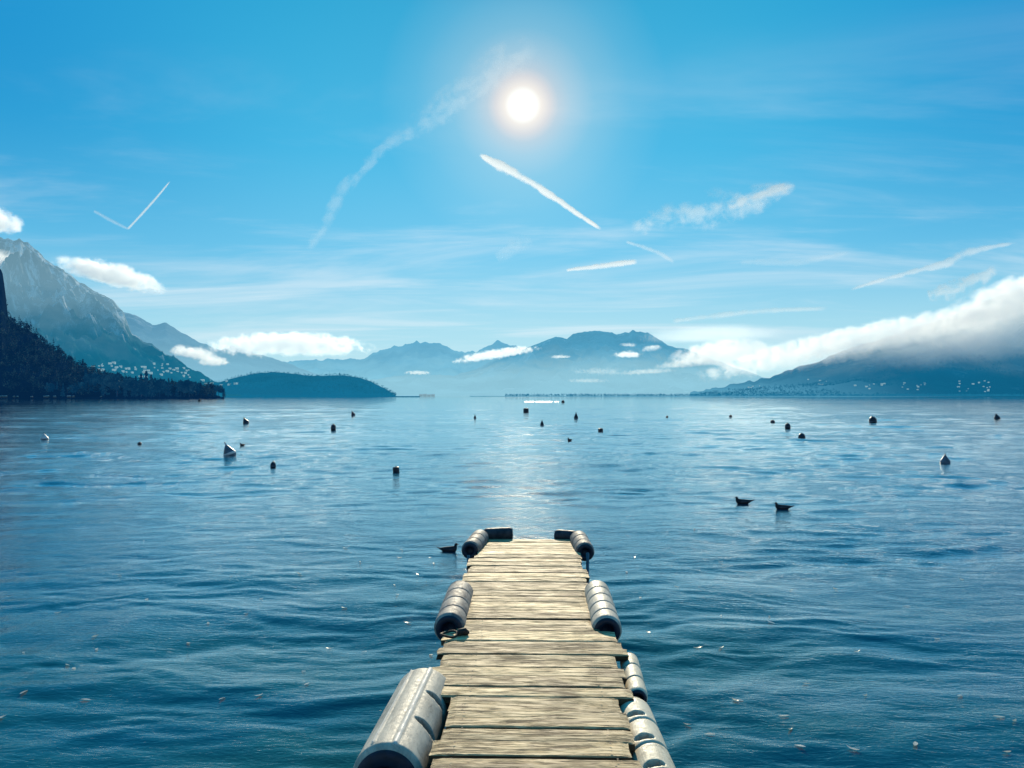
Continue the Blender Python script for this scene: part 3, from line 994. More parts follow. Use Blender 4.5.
def wood_mat():
    m, t = new_mat('weathered_planks')
    tc = t.n('ShaderNodeTexCoord').outputs['Object']
    at_ = t.n('ShaderNodeAttribute', attribute_name='board')
    rv = t.n('ShaderNodeSeparateXYZ', ins={0: at_.outputs['Vector']})
    off = t.n('ShaderNodeCombineXYZ', ins={0: t.m('MULTIPLY', rv.outputs[0], 37.0), 1: 0.0, 2: t.m('MULTIPLY', rv.outputs[1], 11.0)}).outputs[0]
    p = t.vm('ADD', tc, off)
    grain = t.noise(t.mapping(p, (2.6, 30, 30)), 1.6, 8, 0.66, 1.2)
    fine = t.noise(t.mapping(p, (5, 150, 150)), 1.5, 5, 0.7, 0.3)
    blot = t.noise(t.mapping(p, (1.5, 4.5, 4.5)), 1.7, 6, 0.66, 1.0)
    blot2 = t.noise(t.mapping(p, (3.0, 9.0, 9)), 1.9, 6, 0.7, 0.5)
    pale = t.mix(rv.outputs[1], (0.97, 0.68, 0.34), (0.86, 0.59, 0.30))
    dark = (0.24, 0.15, 0.06)
    k = t.m('ADD', t.rng(blot, 0.36, 0.62), t.m('MULTIPLY', t.m('SUBTRACT', rv.outputs[2], 0.5), 1.1), clamp=True)
    c = t.mix(t.m('MULTIPLY', k, 0.80), pale, dark)
    c = t.mix(t.m('MULTIPLY', t.m('MULTIPLY', t.rng(grain, 0.50, 0.62), t.rng(blot, 0.30, 0.55, 0.25, 1.0)), 0.95), c, (0.07, 0.045, 0.022))
    c = t.mix(t.m('MULTIPLY', t.rng(fine, 0.35, 0.62, 1.0, 0.0), 0.30), c, (0.88, 0.72, 0.46))
    spots = t.m('MULTIPLY', t.rng(blot2, 0.62, 0.70), t.rng(grain, 0.42, 0.58))
    c = t.mix(t.m('MULTIPLY', spots, 0.85), c, (0.045, 0.030, 0.018))
    damp = t.noise(t.mapping(p, (2.2, 5, 5)), 1.1, 4, 0.6, 1.0)
    c = t.mix(t.m('MULTIPLY', t.rng(damp, 0.53, 0.66), 0.72), c, (0.13, 0.085, 0.045))
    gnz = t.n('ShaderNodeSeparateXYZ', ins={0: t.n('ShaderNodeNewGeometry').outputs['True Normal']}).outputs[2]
    c = t.mix(t.rng(gnz, 0.75, 0.4, 0.0, 0.85), c, (0.03, 0.022, 0.015))  # board sides painted dark so the gaps between boards read as shade
    val = t.rng(rv.outputs[0], 0, 1, 0.66, 1.18, smooth=False)
    c = t.vm('SCALE', c, val)
    h = t.m('SUBTRACT', t.m('MULTIPLY', fine, 0.35), t.rng(grain, 0.45, 0.68))
    bmp = t.n('ShaderNodeBump', ins={'Strength': 0.9, 'Distance': 0.004, 'Height': h})
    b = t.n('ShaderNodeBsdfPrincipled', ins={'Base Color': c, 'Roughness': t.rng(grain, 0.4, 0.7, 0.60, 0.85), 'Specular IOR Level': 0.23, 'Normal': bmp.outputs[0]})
    t.n('ShaderNodeOutputMaterial', ins={'Surface': b.outputs[0]})
    return m


rust = simple_mat('rusty_iron', (0.045, 0.035, 0.03), 0.7, 0.4, .3, 30)
steel = simple_mat('galvanised_tube', (0.10, 0.14, 0.18), 0.5, 0.5, .2, 20)
wet_wood = simple_mat('dark_wet_timber', (0.06, 0.045, 0.03), 0.6, 0, .3, 6, 0.4)
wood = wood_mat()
gaps = [2.3, 2.5, 2.68, 2.86, 3.03, 3.2, 3.38, 3.54, 3.70, 3.85, 4.045, 4.24, 4.38, 4.55, 4.71, 4.93, 5.06, 5.20, 5.42, 5.57, 5.71, 5.86, 6.02, 6.19, 6.36, 6.53, 6.68, 6.86,
        7.03, 7.2, 7.36, 7.5, 7.68, 7.85, 8.0, 8.17, 8.35, 8.5, 8.68, 8.85]


def deck_edge(y):
    if y < 4.24: return -.455, .465
    if y < 4.37: return -.56, .545
    if y < 4.93: return -.595, .535
    if y < 5.2: return -.615, .585
    if y < 5.42: return -.62, .545
    if y < 6.5: return -.525, .462
    if y < 7.85: return -.625, .485
    return -.585, .487


def build_deck():
    V, Fc, A = [], [], []
    NX = 26
    for y0, y1 in zip(gaps, gaps[1:]):
        ym = (y0 + y1) / 2
        l, r = deck_edge(ym)
        l += random.uniform(-.028, .028)
        r += random.uniform(-.024, .024)
        g0, g1 = random.uniform(.0008, .0035), (random.uniform(.001, .004) if random.random() < .5 else random.uniform(.006, .016))
        skew = random.uniform(-.004, .004)
        dz = random.uniform(-.004, .004)
        cup = random.uniform(-.003, .004)
        tilt = random.uniform(-.012, .012)
        ph = random.uniform(0, 50)
        rv = (random.random(), random.random(), random.random())
        T, b = .042, random.uniform(.004, .009)
        base = len(V)
        xs = np.linspace(l, r, NX)
        for i, x in enumerate(xs):
            wv0 = .004 * (vnoise(np.array(x * 5 + ph), np.array(1.0)) - .5) * 2 + .003 * (vnoise(np.array(x * 23 + ph), np.array(2.0)) - .5)
            wv1 = .004 * (vnoise(np.array(x * 5 + ph), np.array(7.0)) - .5) * 2 + .003 * (vnoise(np.array(x * 23 + ph), np.array(9.0)) - .5)
            a = y0 + g0 + wv0 + skew * x
            c = y1 - g1 + wv1 + skew * x
            w = c - a
            e = .006 * (i in (0, NX - 1))
            zt = DECK + dz + tilt * 0.0
            prof = [(a, -T), (a, -b), (a + b, 0 - e), (a + w * .5, cup - e), (c - b, 0 - e), (c, -b), (c, -T)]
            for k, (yy, z) in enumerate(prof):
                V.append((x + (.006 * math.sin(k * 2.1 + ph) if i in (0, NX - 1) else 0), yy, zt + z + tilt * (yy - (y0 + y1) / 2)))
                A.append(rv)
        K = 7
        for i in range(NX - 1):
            for k in range(K):
                a0 = base + i * K + k
                a1 = base + i * K + (k + 1) % K
                Fc.append((a0, a0 + K, a1 + K, a1))
        for s in (0, NX - 1):
            q = [base + s * K + k for k in range(K)]
            Fc.append((q[0], q[1], q[5], q[6]) if s == 0 else (q[6], q[5], q[1], q[0]))
            Fc.append((q[1], q[2], q[3], q[5]) if s == 0 else (q[5], q[3], q[2], q[1]))
            Fc.append((q[3], q[3], q[4], q[5]) if False else ((q[3], q[4], q[5], q[3])))
    me = bpy.data.meshes.new('deck')
    faces = [tuple(dict.fromkeys(f)) for f in Fc]
    me.from_pydata([tuple(map(float, v)) for v in V], [], faces)
    at_ = me.attributes.new('board', 'FLOAT_VECTOR', 'POINT')
    at_.data.foreach_set('vector', np.array(A, dtype=np.float32).ravel())
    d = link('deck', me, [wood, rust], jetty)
    # nail heads, two to a board over each stringer
    bm = bmesh.new()
    bm.from_mesh(me)
    for y0, y1 in zip(gaps, gaps[1:]):
        for x in (-.36, .37):
            for q in (.27, .73):
                cx, cy = x + random.uniform(-.015, .015), y0 + (y1 - y0) * q + random.uniform(-.012, .012)
                r = random.uniform(.004, .0065)
                f = bm.faces.new([bm.verts.new((cx + r * math.cos(a), cy + r * math.sin(a), DECK + .0115)) for a in np.linspace(0, 2 * math.pi, 9)[:-1]])
                f.material_index = 1
    bm.to_mesh(me)
    bm.free()
    return d


build_deck()
# stringers under the boards, cross heads and piles
for x in (-.36, .37):
    bm = bmesh.new()
    box_bm(bm, x - .05, x + .05, 2.3, 8.8, DECK - .20, DECK - .046)
    from_bm('beam', bm, wet_wood, jetty)
for y in (4.75, 7.0, 8.3):
    bm = bmesh.new()
    box_bm(bm, -.50, .45, y - .05, y + .05, DECK - .34, DECK - .203)
    from_bm('cross_beam', bm, wet_wood, jetty)
    for x in (-.47, .42):
        bm = bmesh.new()
        tube_bm(bm, [(x, y + .09, -3.2), (x, y + .09, DECK - .05)], .035, 12)
        from_bm('pile', bm, steel, jetty, True)
for x, y, z1 in ((.565, 8.02, DECK + .02), (-.665, 7.95, DECK)):
    bm = bmesh.new()
    tube_bm(bm, [(x, y, -3.2), (x, y, z1)], .016, 10)
    q = from_bm('pile', bm, steel, jetty, True)


def fender_mat(name, colr, worn, rough=0.5, spec=0.32):
    m, t = new_mat(name)
    tc = t.n('ShaderNodeTexCoord').outputs['Object']
    dk = t.n('ShaderNodeSeparateXYZ', ins={0: t.n('ShaderNodeAttribute', attribute_name='relief').outputs['Vector']})
    n = t.noise(t.mapping(tc, (3, 1, 3)), 5, 6, 0.65, 0.4)
    n2 = t.noise(tc, 38, 5, 0.7)
    c = t.mix(t.rng(n, 0.35, 0.68), colr, worn)
    c = t.mix(t.m('MULTIPLY', t.rng(n2, 0.58, 0.75), 0.45), c, [x * .35 for x in colr])
    c = t.mix(t.m('MULTIPLY', dk.outputs[0], 0.72), c, (0.045, 0.035, 0.03))
    c = t.mix(t.m('MULTIPLY', dk.outputs[1], 0.8), c, (0.80, 0.74, 0.66))
    sep = t.n('ShaderNodeSeparateXYZ', ins={0: tc})
    wl = t.m('ADD', sep.outputs[2], t.m('MULTIPLY', t.m('SUBTRACT', n, 0.5), 0.16))
    c = t.mix(t.rng(wl, 0.52, 0.40, 0.0, 0.75), c, (0.035, 0.05, 0.035))
    scr = t.noise(t.mapping(tc, (60, 4, 20), rot=(0.3, 0.2, 0.5)), 1.5, 4, 0.7, 0.8)
    c = t.mix(t.m('MULTIPLY', t.rng(scr, 0.62, 0.70), 0.6), c, [x * .30 for x in colr])
    stain = t.noise(t.mapping(tc, (5, 2.0, 5)), 3.1, 6, 0.7, 0.8)
    c = t.mix(t.m('MULTIPLY', t.rng(stain, 0.54, 0.68), 0.55), c, [x * .45 for x in colr])
    bmp = t.n('ShaderNodeBump', ins={'Strength': 0.45, 'Distance': 0.004, 'Height': t.m('ADD', n2, scr)})
    b = t.n('ShaderNodeBsdfPrincipled', ins={'Base Color': c, 'Roughness': t.rng(n2, 0.3, 0.7, rough + 0.05, rough + 0.30), 'Specular IOR Level': spec, 'Normal': bmp.outputs[0]})
    t.n('ShaderNodeOutputMaterial', ins={'Surface': b.outputs[0]})
    return m


black_m = fender_mat('black_rubber', (0.018, 0.026, 0.04), (0.06, 0.07, 0.085), 0.4)


def make_fender(p0, p1, rad, mat, capmat, grooves=4, helix=0.5, depth=.09, slots=(), rails=(), label=None, hole=.45, flat=None):
    """a moulded tube from p0 (the end towards the shore) to p1, with helical grooves, slots and rails"""
    p0, p1 = Vector(p0), Vector(p1)
    ax = (p1 - p0)
    L = ax.length
    ax.normalize()
    side = ax.cross(Vector((0, 0, 1))).normalized()
    up = side.cross(ax)
    ns, na = 150, 108
    V, A = [], []
    for i in range(ns):
        s = i / (ns - 1)
        e = min(s, 1 - s) * L
        rr = rad * (1 - .13 * max(0, 1 - e / .035) ** 2)
        for j in range(na):
            th = 2 * math.pi * j / na
            r = rr
            dk, lt = 0.0, 0.0
            if grooves:
                f = (s * grooves + helix * th / (2 * math.pi)) % 1.0
                g = math.exp(-((min(f, 1 - f) * L / grooves) / .009) ** 2)
                r -= rad * depth * g
                dk = max(dk, g * .75)
                hump = math.sin(math.pi * f) ** 2
                r += rad * .018 * hump
            for (s0, a0, ls, la, sk) in slots:
                da = ((th - a0 + math.pi) % (2 * math.pi) - math.pi) - sk * (s - s0)
                q = ((s - s0) / ls) ** 2 + (da / la) ** 2
                if q < 1.0:
                    k = min(1, (1 - q) * 3)
                    r -= .030 * k
                    dk = max(dk, .6 + .4 * k)
            for (a0, wd, s0, s1) in rails:
                da = abs((th - a0 + math.pi) % (2 * math.pi) - math.pi) * rad
                if s0 < s < s1 and da < wd:
                    r += .009
                    lt = 1.0
            p = p0 + ax * (s * L) + side * (math.cos(th) * r) + up * (math.sin(th) * r)
            V.append(p)
            A.append((dk, lt, 0))
    o = from_np('fender', V, grid_faces(ns, na, True), mat, jetty, True)
    at_ = o.data.attributes.new('relief', 'FLOAT_VECTOR', 'POINT')
    at_.data.foreach_set('vector', np.array(A, dtype=np.float32).ravel())
    if label: o['label'] = label
    # end discs with a sunk centre
    for s, c in ((-1, p0), (1, p1)):
        bm = bmesh.new()
        prof = [(rad * .87, 0), (rad * .80, .012), (rad * (hole + .08), .014), (rad * hole, .004), (rad * hole * .8, -.03), (0.001, -.032)]
        rings = []
        for r, h in prof:
            rings.append([bm.verts.new(c + ax * (s * h) + side * (math.cos(2 * math.pi * k / 32) * r) + up * (math.sin(2 * math.pi * k / 32) * r)) for k in range(32)])
        for a, b in zip(rings, rings[1:]):
            for k in range(32):
                f = (a[k], a[(k + 1) % 32], b[(k + 1) % 32], b[k])
                bm.faces.new(f if s > 0 else f[::-1])
        from_bm('end_cap', bm, capmat, o, True)
    return o


cap_m = simple_mat('blue_black_rubber', (0.006, 0.016, 0.040), 0.45, 0, .3, 25, 0.2)
grey_m = fender_mat('grey_rubber', (0.40, 0.36, 0.29), (0.64, 0.56, 0.44), 0.42, 0.45)
dark_m = fender_mat('dark_grey_rubber', (0.14, 0.13, 0.13), (0.42, 0.38, 0.33))
beige_m = fender_mat('beige_rubber', (0.66, 0.55, 0.38), (0.84, 0.72, 0.52), 0.40, 0.5)
HP = math.pi / 2
# angles run from the +x side (0) over the top (90 degrees)
make_fender((-.665, 3.50, .50), (-.630, 4.52, .50), .168, grey_m, cap_m, 0, 0, 0,
            slots=[(.33, R(40), .030, .46, .06), (.66, R(40), .030, .46, .06)], rails=[(R(116), .006, .05, .97), (R(79), .010, .02, .98)],
            label='big pale grey tube fender with two long rails on its top', hole=.42)
make_fender((.575, 2.95, .485), (.550, 4.33, .485), .104, beige_m, cap_m, 5, 0.45, .10, slots=[(.62, R(100), .020, .52, .03), (.82, R(100), .020, .52, .03), (.42, R(100), .020, .52, .03)],
            label='pale beige grooved fender with hollow slots')
make_fender((.600, 4.46, .515), (.628, 5.10, .515), .060, beige_m, cap_m, 3, 0.2, .09, label='short pale block fender between two longer ones')
make_fender((-.598, 5.50, .590), (-.612, 6.52, .59), .110, dark_m, cap_m, 4, 0.5, .08, label='dark grey banded fender on the middle of the open left side')
make_fender((.525, 5.50, .585), (.540, 6.60, .585), .106, grey_m, cap_m, 5, 0.45, .09, label='grey banded fender on the middle of the right side')
make_fender((-.665, 8.15, .615), (-.600, 8.82, .635), .098, dark_m, cap_m, 3, 0.5, .08, label='dark fender on the outer left corner of the jetty')
make_fender((.550, 8.15, .605), (.515, 8.82, .625), .100, dark_m, cap_m, 3, 0.5, .08, label='dark fender on the outer right corner of the jetty')
make_fender((-.56, 8.97, .635), (-.25, 9.0, .645), .076, black_m, cap_m, 0, 0, 0, label='short dark fender across the outer end at the left')
make_fender((.27, 9.0, .630), (.50, 8.93, .625), .068, black_m, cap_m, 0, 0, 0, label='short fender across the outer end at the right')

# iron mooring ring lying on the boards
bm = bmesh.new()
ring = [(-.575 + .055 * math.cos(a), 5.28 + .06 * math.sin(a), DECK + .016 + .006 * math.sin(a * 2)) for a in np.linspace(0, 2 * math.pi, 22)[:-1]]
tube_bm(bm, ring, .008, 8, True)
o = from_bm('mooring_ring', bm, rust, jetty, True)
bm = bmesh.new()
tube_bm(bm, [(-.515, 5.30, DECK - .002), (-.500, 5.302, DECK + .022), (-.47, 5.306, DECK + .028), (-.445, 5.31, DECK + .010)], [.022, .026, .026, .016], 10)
from_bm('staple', bm, rust, o, True)


# ------------------------------------------------------------------ buoys
buoy_dark = simple_mat('backlit_buoy_shade', (0.012, 0.018, 0.035), 0.35, 0, .3, 6)  # darkness of buoys seen against the sun, put into their colour
buoy_white = simple_mat('scuffed_white_buoy_paint', (0.62, 0.62, 0.60), 0.4, 0, .15, 6)
buoy_grey = simple_mat('grey_buoy_paint', (0.10, 0.13, 0.17), 0.4, 0, .3, 6)


def buoy(px, py, w, h, kind, label, group='mooring buoys floating on the lake', mat=None, tilt=(0, 0)):
    """px, py: where its waterline shows; w, h: its size in photo pixels at that depth"""
    p = afloat(px, py)
    d = (p.x * FWD.x + p.y * FWD.y)
    W, Hh = w / F * d, h / F * d
    p.z = water_z(p.x, p.y)
    t = empty('buoy', p, random.uniform(0, 6.28) if kind != 'box' else 0.2, label, 'buoy', group)
    r = W / 2
    mat = mat or buoy_dark
    if kind == 'ball':
        b = Hh * .88
        prof = [(r * .6, -b * .25), (r * .93, 0), (r, b * .3), (r * .93, b * .55), (r * .72, b * .8), (r * .4, b * .95), (r * .14, b), (r * .1, b * 1.03)]
    elif kind == 'cone':
        b = Hh * .86
        prof = [(r * .75, -b * .2), (r * .98, 0), (r, b * .18), (r * .9, b * .32), (r * .62, b * .56), (r * .34, b * .8), (r * .17, b * .96), (r * .12, b)]
    elif kind == 'low':
        b = Hh * .9
        prof = [(r * .7, -b * .3), (r, 0), (r * .98, b * .35), (r * .75, b * .75), (r * .35, b * .97), (r * .12, b)]
    else:
        b = Hh * .85
        prof = [(r * .9, -b * .3), (r, -b * .2), (r, b * .75), (r * .92, b * .92), (r * .8, b), (r * .1, b)]
    lathe('body', prof, mat, t, 20)
    bm = bmesh.new()
    rr = max(.02, Hh * .075)
    zc = b + rr * .7
    tube_bm(bm, [(rr * math.cos(a), 0, zc + rr * math.sin(a)) for a in np.linspace(0, 2 * math.pi, 13)[:-1]], rr * .3, 6, True)
    from_bm('lifting_ring', bm, rust, t, True)
    if kind in ('ball', 'cone'):
        k = 2 if kind == 'ball' else 1
        lathe('band', [(prof[k][0] * 1.02, prof[k][1] - b * .05), (prof[k][0] * 1.03, prof[k][1] + b * .05)], buoy_grey, t, 20)
    t.rotation_euler = (R(tilt[0]), R(tilt[1]), t.rotation_euler.z if not any(tilt) else 0)
    return t


buoy(944.5, 463, 9.5, 9.5, 'cone', 'grey pointed buoy, nearest on the right half of the lake', mat=buoy_grey)
buoy(873, 422.5, 7.5, 7, 'ball', 'dark round buoy, the upper left one of the right hand group', tilt=(6, -14))
buoy(997, 419, 6, 6.5, 'cone', 'small dark buoy nearest the right edge', tilt=(0, -12))
buoy(801.5, 438, 7, 5.5, 'low', 'low dark buoy, nearest of the line of four')
buoy(787.5, 428.5, 5.6, 6, 'ball', 'round dark buoy, third of the line of four')
buoy(772.5, 422.5, 4.5, 3, 'low', 'flat small buoy, second of the line of four')
buoy(730.5, 417, 3.2, 2.4, 'low', 'tiny buoy, farthest of the line of four')
buoy(667, 417.5, 2.4, 2, 'low', 'tiny lone speck of a buoy right of the sun glitter')
buoy(600.5, 431.5, 5, 4.5, 'box', 'blocky dark float right of the sun glitter')
buoy(576, 418.5, 4.2, 6.5, 'cone', 'tall narrow dark buoy beyond the blocky float')
buoy(542, 425, 3.6, 5.5, 'cone', 'narrow pointed buoy straight beyond the jetty end')
buoy(526, 412.5, 5.4, 5, 'box', 'wide blocky dark float under the white streak')
buoy(563, 402.5, 3.2, 2.6, 'low', 'tiny dark buoy at the right end of the white streak')
buoy(475, 418.5, 2.6, 4.5, 'cone', 'thin dark buoy left of the jetty line')
buoy(396.5, 472, 6.6, 6.4, 'box', 'dark square float, nearest left of the jetty line', tilt=(3, -5))
buoy(353.5, 415.5, 4, 5, 'cone', 'small leaning buoy far out left of the middle', tilt=(0, -20))
buoy(333.5, 430, 5.2, 6, 'ball', 'round dark buoy alone left of the middle')
buoy(273.5, 467, 5.6, 7, 'ball', 'dark round buoy with ring, lowest of the left group')
buoy(246.5, 423.5, 6, 7, 'cone', 'dark wedge shaped buoy, farthest of the left group', tilt=(0, -24))
buoy(199.5, 401.5, 3, 2.8, 'low', 'tiny dark buoy close under the left shore')
buoy(140, 444.5, 4, 2.4, 'low', 'flat dark speck of a buoy among left ripples')
buoy(45, 439.5, 7.5, 7, 'cone', 'white buoy nearest the left edge', mat=buoy_white, tilt=(0, -10))

# the biggest one leans and carries a stub mast
p = afloat(231, 456)
d = p.y
t = empty('buoy', p, 0, 'large leaning buoy with pale side and stub mast, biggest of the left group', 'buoy', 'mooring buoys floating on the lake')
s = d / F
prof = [(4.2 * s, -2.5 * s), (6.0 * s, 0), (6.2 * s, 2.2 * s), (5.4 * s, 5.0 * s), (3.4 * s, 8.5 * s), (1.6 * s, 11.2 * s), (1.1 * s, 12 * s)]
lathe('body', prof, buoy_grey, t, 24)
lathe('band', [(6.25 * s, 1.5 * s), (6.32 * s, 3.2 * s), (6.0 * s, 3.9 * s)], buoy_white, t, 24)
bm = bmesh.new()
tube_bm(bm, [(0, 0, 11 * s), (0, 0, 15.5 * s)], [.9 * s, .7 * s], 8)
from_bm('mast', bm, buoy_white, t, True)
t.rotation_euler = (R(4), R(-22), 0)

# ------------------------------------------------------------------ birds
feather_dark = simple_mat('dark_feathers', (0.016, 0.016, 0.022), 0.7, 0, .4, 25)
feather_grey = simple_mat('grey_feathers', (0.05, 0.05, 0.065), 0.7, 0, .4, 25)
billm = simple_mat('dark_bill', (0.03, 0.02, 0.015), 0.4)


def loft(name, secs, mat, parent, seg=14):
    """closed skin through (x, y, z, half width, half height, lean) sections"""
    V, Fc = [], []
    for (x, z, w, h, lean) in secs:
        for k in range(seg):
            a = 2 * math.pi * k / seg
            V.append((x + lean * math.sin(a) * h, math.cos(a) * w, z + math.sin(a) * h))
    n = len(secs)
    Fc = grid_faces(n, seg, True).tolist()
    Fc.append(list(range(seg)))
    Fc.append(list(range((n - 1) * seg, n * seg))[::-1])
    me = bpy.data.meshes.new(name)
    me.from_pydata(V, [], Fc)
    bm = bmesh.new(); bm.from_mesh(me)
    bmesh.ops.recalc_face_normals(bm, faces=bm.faces)
    bm.to_mesh(me); bm.free()
    return link(name, me, mat, parent, True)


def bird(px, py, length_px, label, cat, name, kind='gull', turn=0, mat=None):
    """a swimming bird; its head points to -x before it is turned"""
    p = afloat(px, py)
    p.z = water_z(p.x, p.y) - .008
    t = empty(name, p, YAW + turn, label, cat)
    L = length_px / F * p.y
    mat = mat or feather_dark
    # one body skin: tail, back, breast, then up the neck and over the head
    if kind == 'gull':
        secs = [(.60, .17, .006, .006, 0), (.50, .135, .028, .018, 0), (.40, .105, .060, .038, 0), (.26, .075, .105, .075, 0), (.08, .06, .135, .098, 0), (-.10, .065, .130, .10, .1), (-.24, .085, .100, .098, .35),
                (-.315, .145, .062, .062, .9), (-.325, .195, .047, .047, 1.1), (-.325, .235, .046, .046, 1.0), (-.345, .268, .050, .044, .5), (-.385, .272, .042, .034, 0), (-.415, .266, .022, .018, 0)]
    else:
        secs = [(.52, .12, .01, .008, 0), (.44, .10, .05, .03, 0), (.32, .075, .11, .07, 0), (.12, .06, .15, .105, 0), (-.10, .065, .145, .11, .1), (-.24, .09, .105, .105, .4), (-.30, .15, .062, .062, .9),
                (-.305, .21, .046, .046, 1.1), (-.31, .26, .048, .048, .9), (-.335, .295, .055, .05, .4), (-.38, .297, .046, .038, 0), (-.415, .285, .02, .016, 0)]
    secs = [(a_, b_ * 1.12 + .035, c_ * (1.0 if e_ < .3 else 1.2), d_ * (1.5 if a_ > -.28 else 1.3), e_) for a_, b_, c_, d_, e_ in secs]
    b = loft('body', [tuple(v * L for v in s_[:4]) + (s_[4],) for s_ in secs], mat, t)
    ss = b.modifiers.new('round', 'SUBSURF'); ss.levels = 1; ss.render_levels = 2
    hz = secs[-1][1]
    loft('bill', [(-.41 * L, hz * L, .014 * L, .013 * L, 0), (-.46 * L, (hz - .004) * L, .011 * L, .010 * L, 0), (-.505 * L, (hz - .014) * L, .003 * L, .003 * L, 0)], billm, t, 8)
    for sd in (-1, 1):
        w = loft('wing', [(-.20 * L, .12 * L, .012 * L, .02 * L, 0), (-.05 * L, .125 * L, .022 * L, .055 * L, 0), (.20 * L, .125 * L, .020 * L, .045 * L, 0), (.42 * L, .15 * L, .012 * L, .022 * L, 0), (.62 * L, .215 * L, .004 * L, .006 * L, 0)],
                 feather_grey, t, 10)
        w.location = (0, sd * .115 * L, 0)
        w.rotation_euler = (0, 0, -sd * R(7))
        bm = bmesh.new()
        bmesh.ops.create_uvsphere(bm, u_segments=8, v_segments=6, radius=.010 * L)
        e = from_bm('eye', bm, billm, t, True)
        e.location = (-.375 * L, sd * .040 * L, (hz + .012) * L)
    return t


bird(742.5, 501.5, 19, 'dark gull with raised tail swimming left, first of the two gulls', 'gull', 'gull', 'gull', 0.05)
bird(782, 508.5, 18.5, 'dark gull swimming left, lower right one of the two gulls', 'gull', 'gull', 'gull', -0.12, feather_dark)
bird(449.5, 550, 21, 'dark duck swimming beside the outer left corner of the jetty', 'duck', 'duck', 'duck', math.pi - .1)
bird(569.5, 440.5, 9, 'small dark water bird seen low on the water beyond the jetty', 'bird', 'water_bird', 'duck', 1.0)
bird(242.5, 445.5, 8, 'small dark water bird floating between buoys of the left group', 'bird', 'water_bird', 'duck', 1.2)

# ------------------------------------------------------------------ pale leaves afloat
leafm = []
for k, c in enumerate([(0.88, 0.84, 0.74), (0.90, 0.90, 0.86), (0.85, 0.76, 0.58)]):
    m, t = new_mat('dry_leaf')
    n = t.noise(t.n('ShaderNodeTexCoord').outputs['Object'], 40, 4)
    cc = t.mix(t.rng(n, .3, .7), c, [x * .75 for x in c])
    a = t.n('ShaderNodeBsdfPrincipled', ins={'Base Color': cc, 'Roughness': 0.32, 'Specular IOR Level': 1.0})
    b = t.n('ShaderNodeBsdfTranslucent', ins={'Color': cc})
    mx = t.n('ShaderNodeMixShader', ins={0: .45, 1: a.outputs[0], 2: b.outputs[0]})
    t.n('ShaderNodeOutputMaterial', ins={'Surface': mx.outputs[0]})
    leafm.append(m)


def leaf_mesh(seed):
    g = random.Random(seed)
    V, n, mrows = [], 11, 5
    bend, cup, tw = g.uniform(-.2, .5), g.uniform(.25, .6), g.uniform(-.5, .5)
    for i in range(n):
        u = i / (n - 1)
        w = .21 * math.sin(math.pi * min(1, u * .96 + .02)) ** .8 * (1 - .35 * u) * (1 + .12 * math.sin(u * 26 + seed))
        for j in range(mrows):
            v = -1 + 2 * j / (mrows - 1)
            V.append((u - .5, v * w + .06 * math.sin(3 * u + seed), cup * .12 * v * v * w + bend * (u - .5) ** 2 + tw * v * w * (u - .5) + .03))
    me = bpy.data.meshes.new('floating_leaf')
    me.from_pydata(V, [], grid_faces(n, mrows).tolist())
    me.materials.append(leafm[seed % 3])
    me.polygons.foreach_set('use_smooth', [True] * len(me.polygons))
    return me


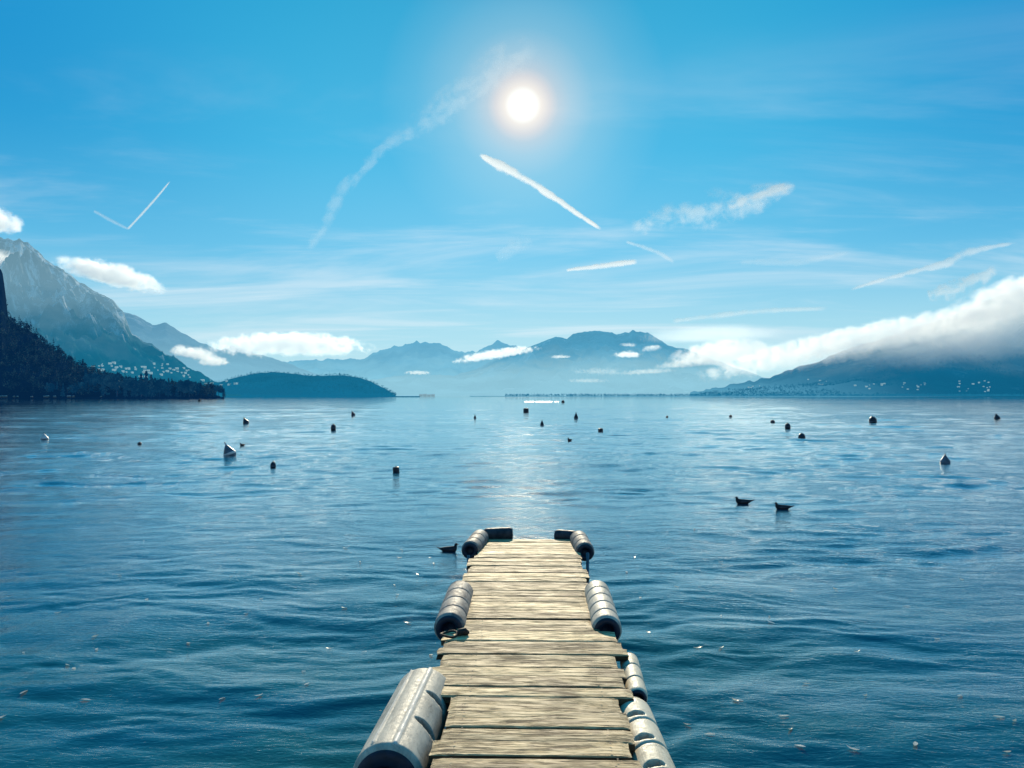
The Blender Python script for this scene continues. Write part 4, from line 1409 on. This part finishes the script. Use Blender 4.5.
leaves = [leaf_mesh(k) for k in range(6)]
named = {(850, 749): 'biggest pale curled leaf afloat at the lower right', (88, 699): 'large pale leaf afloat at the lower left',
         (697, 647): 'pale leaf afloat right of the middle right fender', (431, 650): 'pale leaf afloat touching the left side of the jetty'}
spots_l = [(233, 576), (97, 637), (26, 653), (145, 540), (148, 598), (262, 597), (345, 608), (331, 643), (305, 668), (308, 683), (224, 697), (260, 695), (27, 693), (4, 718), (395, 585), (398, 595), (418, 574), (372, 566), (408, 622),
           (345, 577), (346, 548), (402, 549), (400, 557), (431, 557), (210, 622), (240, 560), (190, 640), (365, 646), (361, 562), (284, 540), (247, 614), (170, 560), (70, 664), (99, 648), (434, 563), (300, 575), (77, 668), (60, 610), (120, 575)]
spots_r = [(648, 633), (720, 647), (720, 615), (804, 681), (863, 694), (855, 651), (957, 695), (996, 717), (1011, 721), (798, 746), (734, 701), (782, 716), (788, 729), (709, 734), (737, 701), (912, 745), (1003, 749), (830, 553), (768, 615),
           (694, 530), (834, 588), (770, 623), (626, 571), (634, 556), (676, 588), (720, 560), (905, 605), (960, 580), (686, 722), (845, 560), (790, 590), (935, 640), (640, 600)]
for lst, lab, grp in ((spots_l, 'small pale leaf afloat on the open water left of the jetty', 'pale leaves afloat left of the jetty'),
                      (spots_r, 'small pale leaf afloat on the open water right of the jetty', 'pale leaves afloat right of the jetty')):
    for (px, py) in lst + ([k for k in named if (k[0] < 520) == (lst is spots_l)]):
        p = afloat(px, py)
        o = bpy.data.objects.new('floating_leaf', leaves[random.randrange(6)])
        col.objects.link(o)
        if (px, py) in named:
            prop(o, named[(px, py)], 'leaf')
            sz = .085
        else:
            prop(o, lab, 'leaf', grp)
            sz = random.uniform(.05, .085)
        o.location = (p.x, p.y, water_z(p.x, p.y) + .006)
        o.scale = (sz, sz, sz)
        o.rotation_euler = Euler((random.uniform(-.22, .05), random.uniform(-.15, .15), 0)).to_matrix().to_4x4().__matmul__(Matrix.Rotation(random.uniform(0, 6.28), 4, 'Z')).to_euler()

# far white streak, a thin ragged strip just above the water
Vf = []
xs = np.linspace(519, 559, 60)
for i, px in enumerate(xs):
    u = i / 59
    w = (1.1 + .5 * math.sin(px * 1.9) + .4 * math.sin(px * .7)) * math.sin(math.pi * u) ** .5
    for s in (-1, 1):
        q = afloat(px, 402.0 + s * max(.10, w * .30))
        Vf.append((q.x, q.y, .22 if s < 0 else .05))
fm = simple_mat('streak_white', (0.9, 0.9, 0.9), 0.6, 0, .05, .2)
ff = grid_faces(60, 2)[:, ::-1]
keep = vnoise(np.arange(59) * .45, np.arange(59) * 0.0, 5) > .22
o = from_np('lake_streak', Vf, ff[keep], fm)
prop(o, 'bright white streak far out on the lake below the middle', 'lake_streak', kind='stuff')


sc.cycles.use_denoising = True
sc.cycles.max_bounces = 8
sc.cycles.volume_bounces = 5
sc.cycles.transparent_max_bounces = 24
sc.cycles.volume_max_steps = 96
sc.cycles.volume_step_rate = 1.0
sc.cycles.sample_clamp_indirect = 4.0
sc.cycles.sample_clamp_direct = 10.0
sc.view_settings.view_transform = 'Standard'
sc.view_settings.look = 'None'
sc.view_settings.exposure = 0
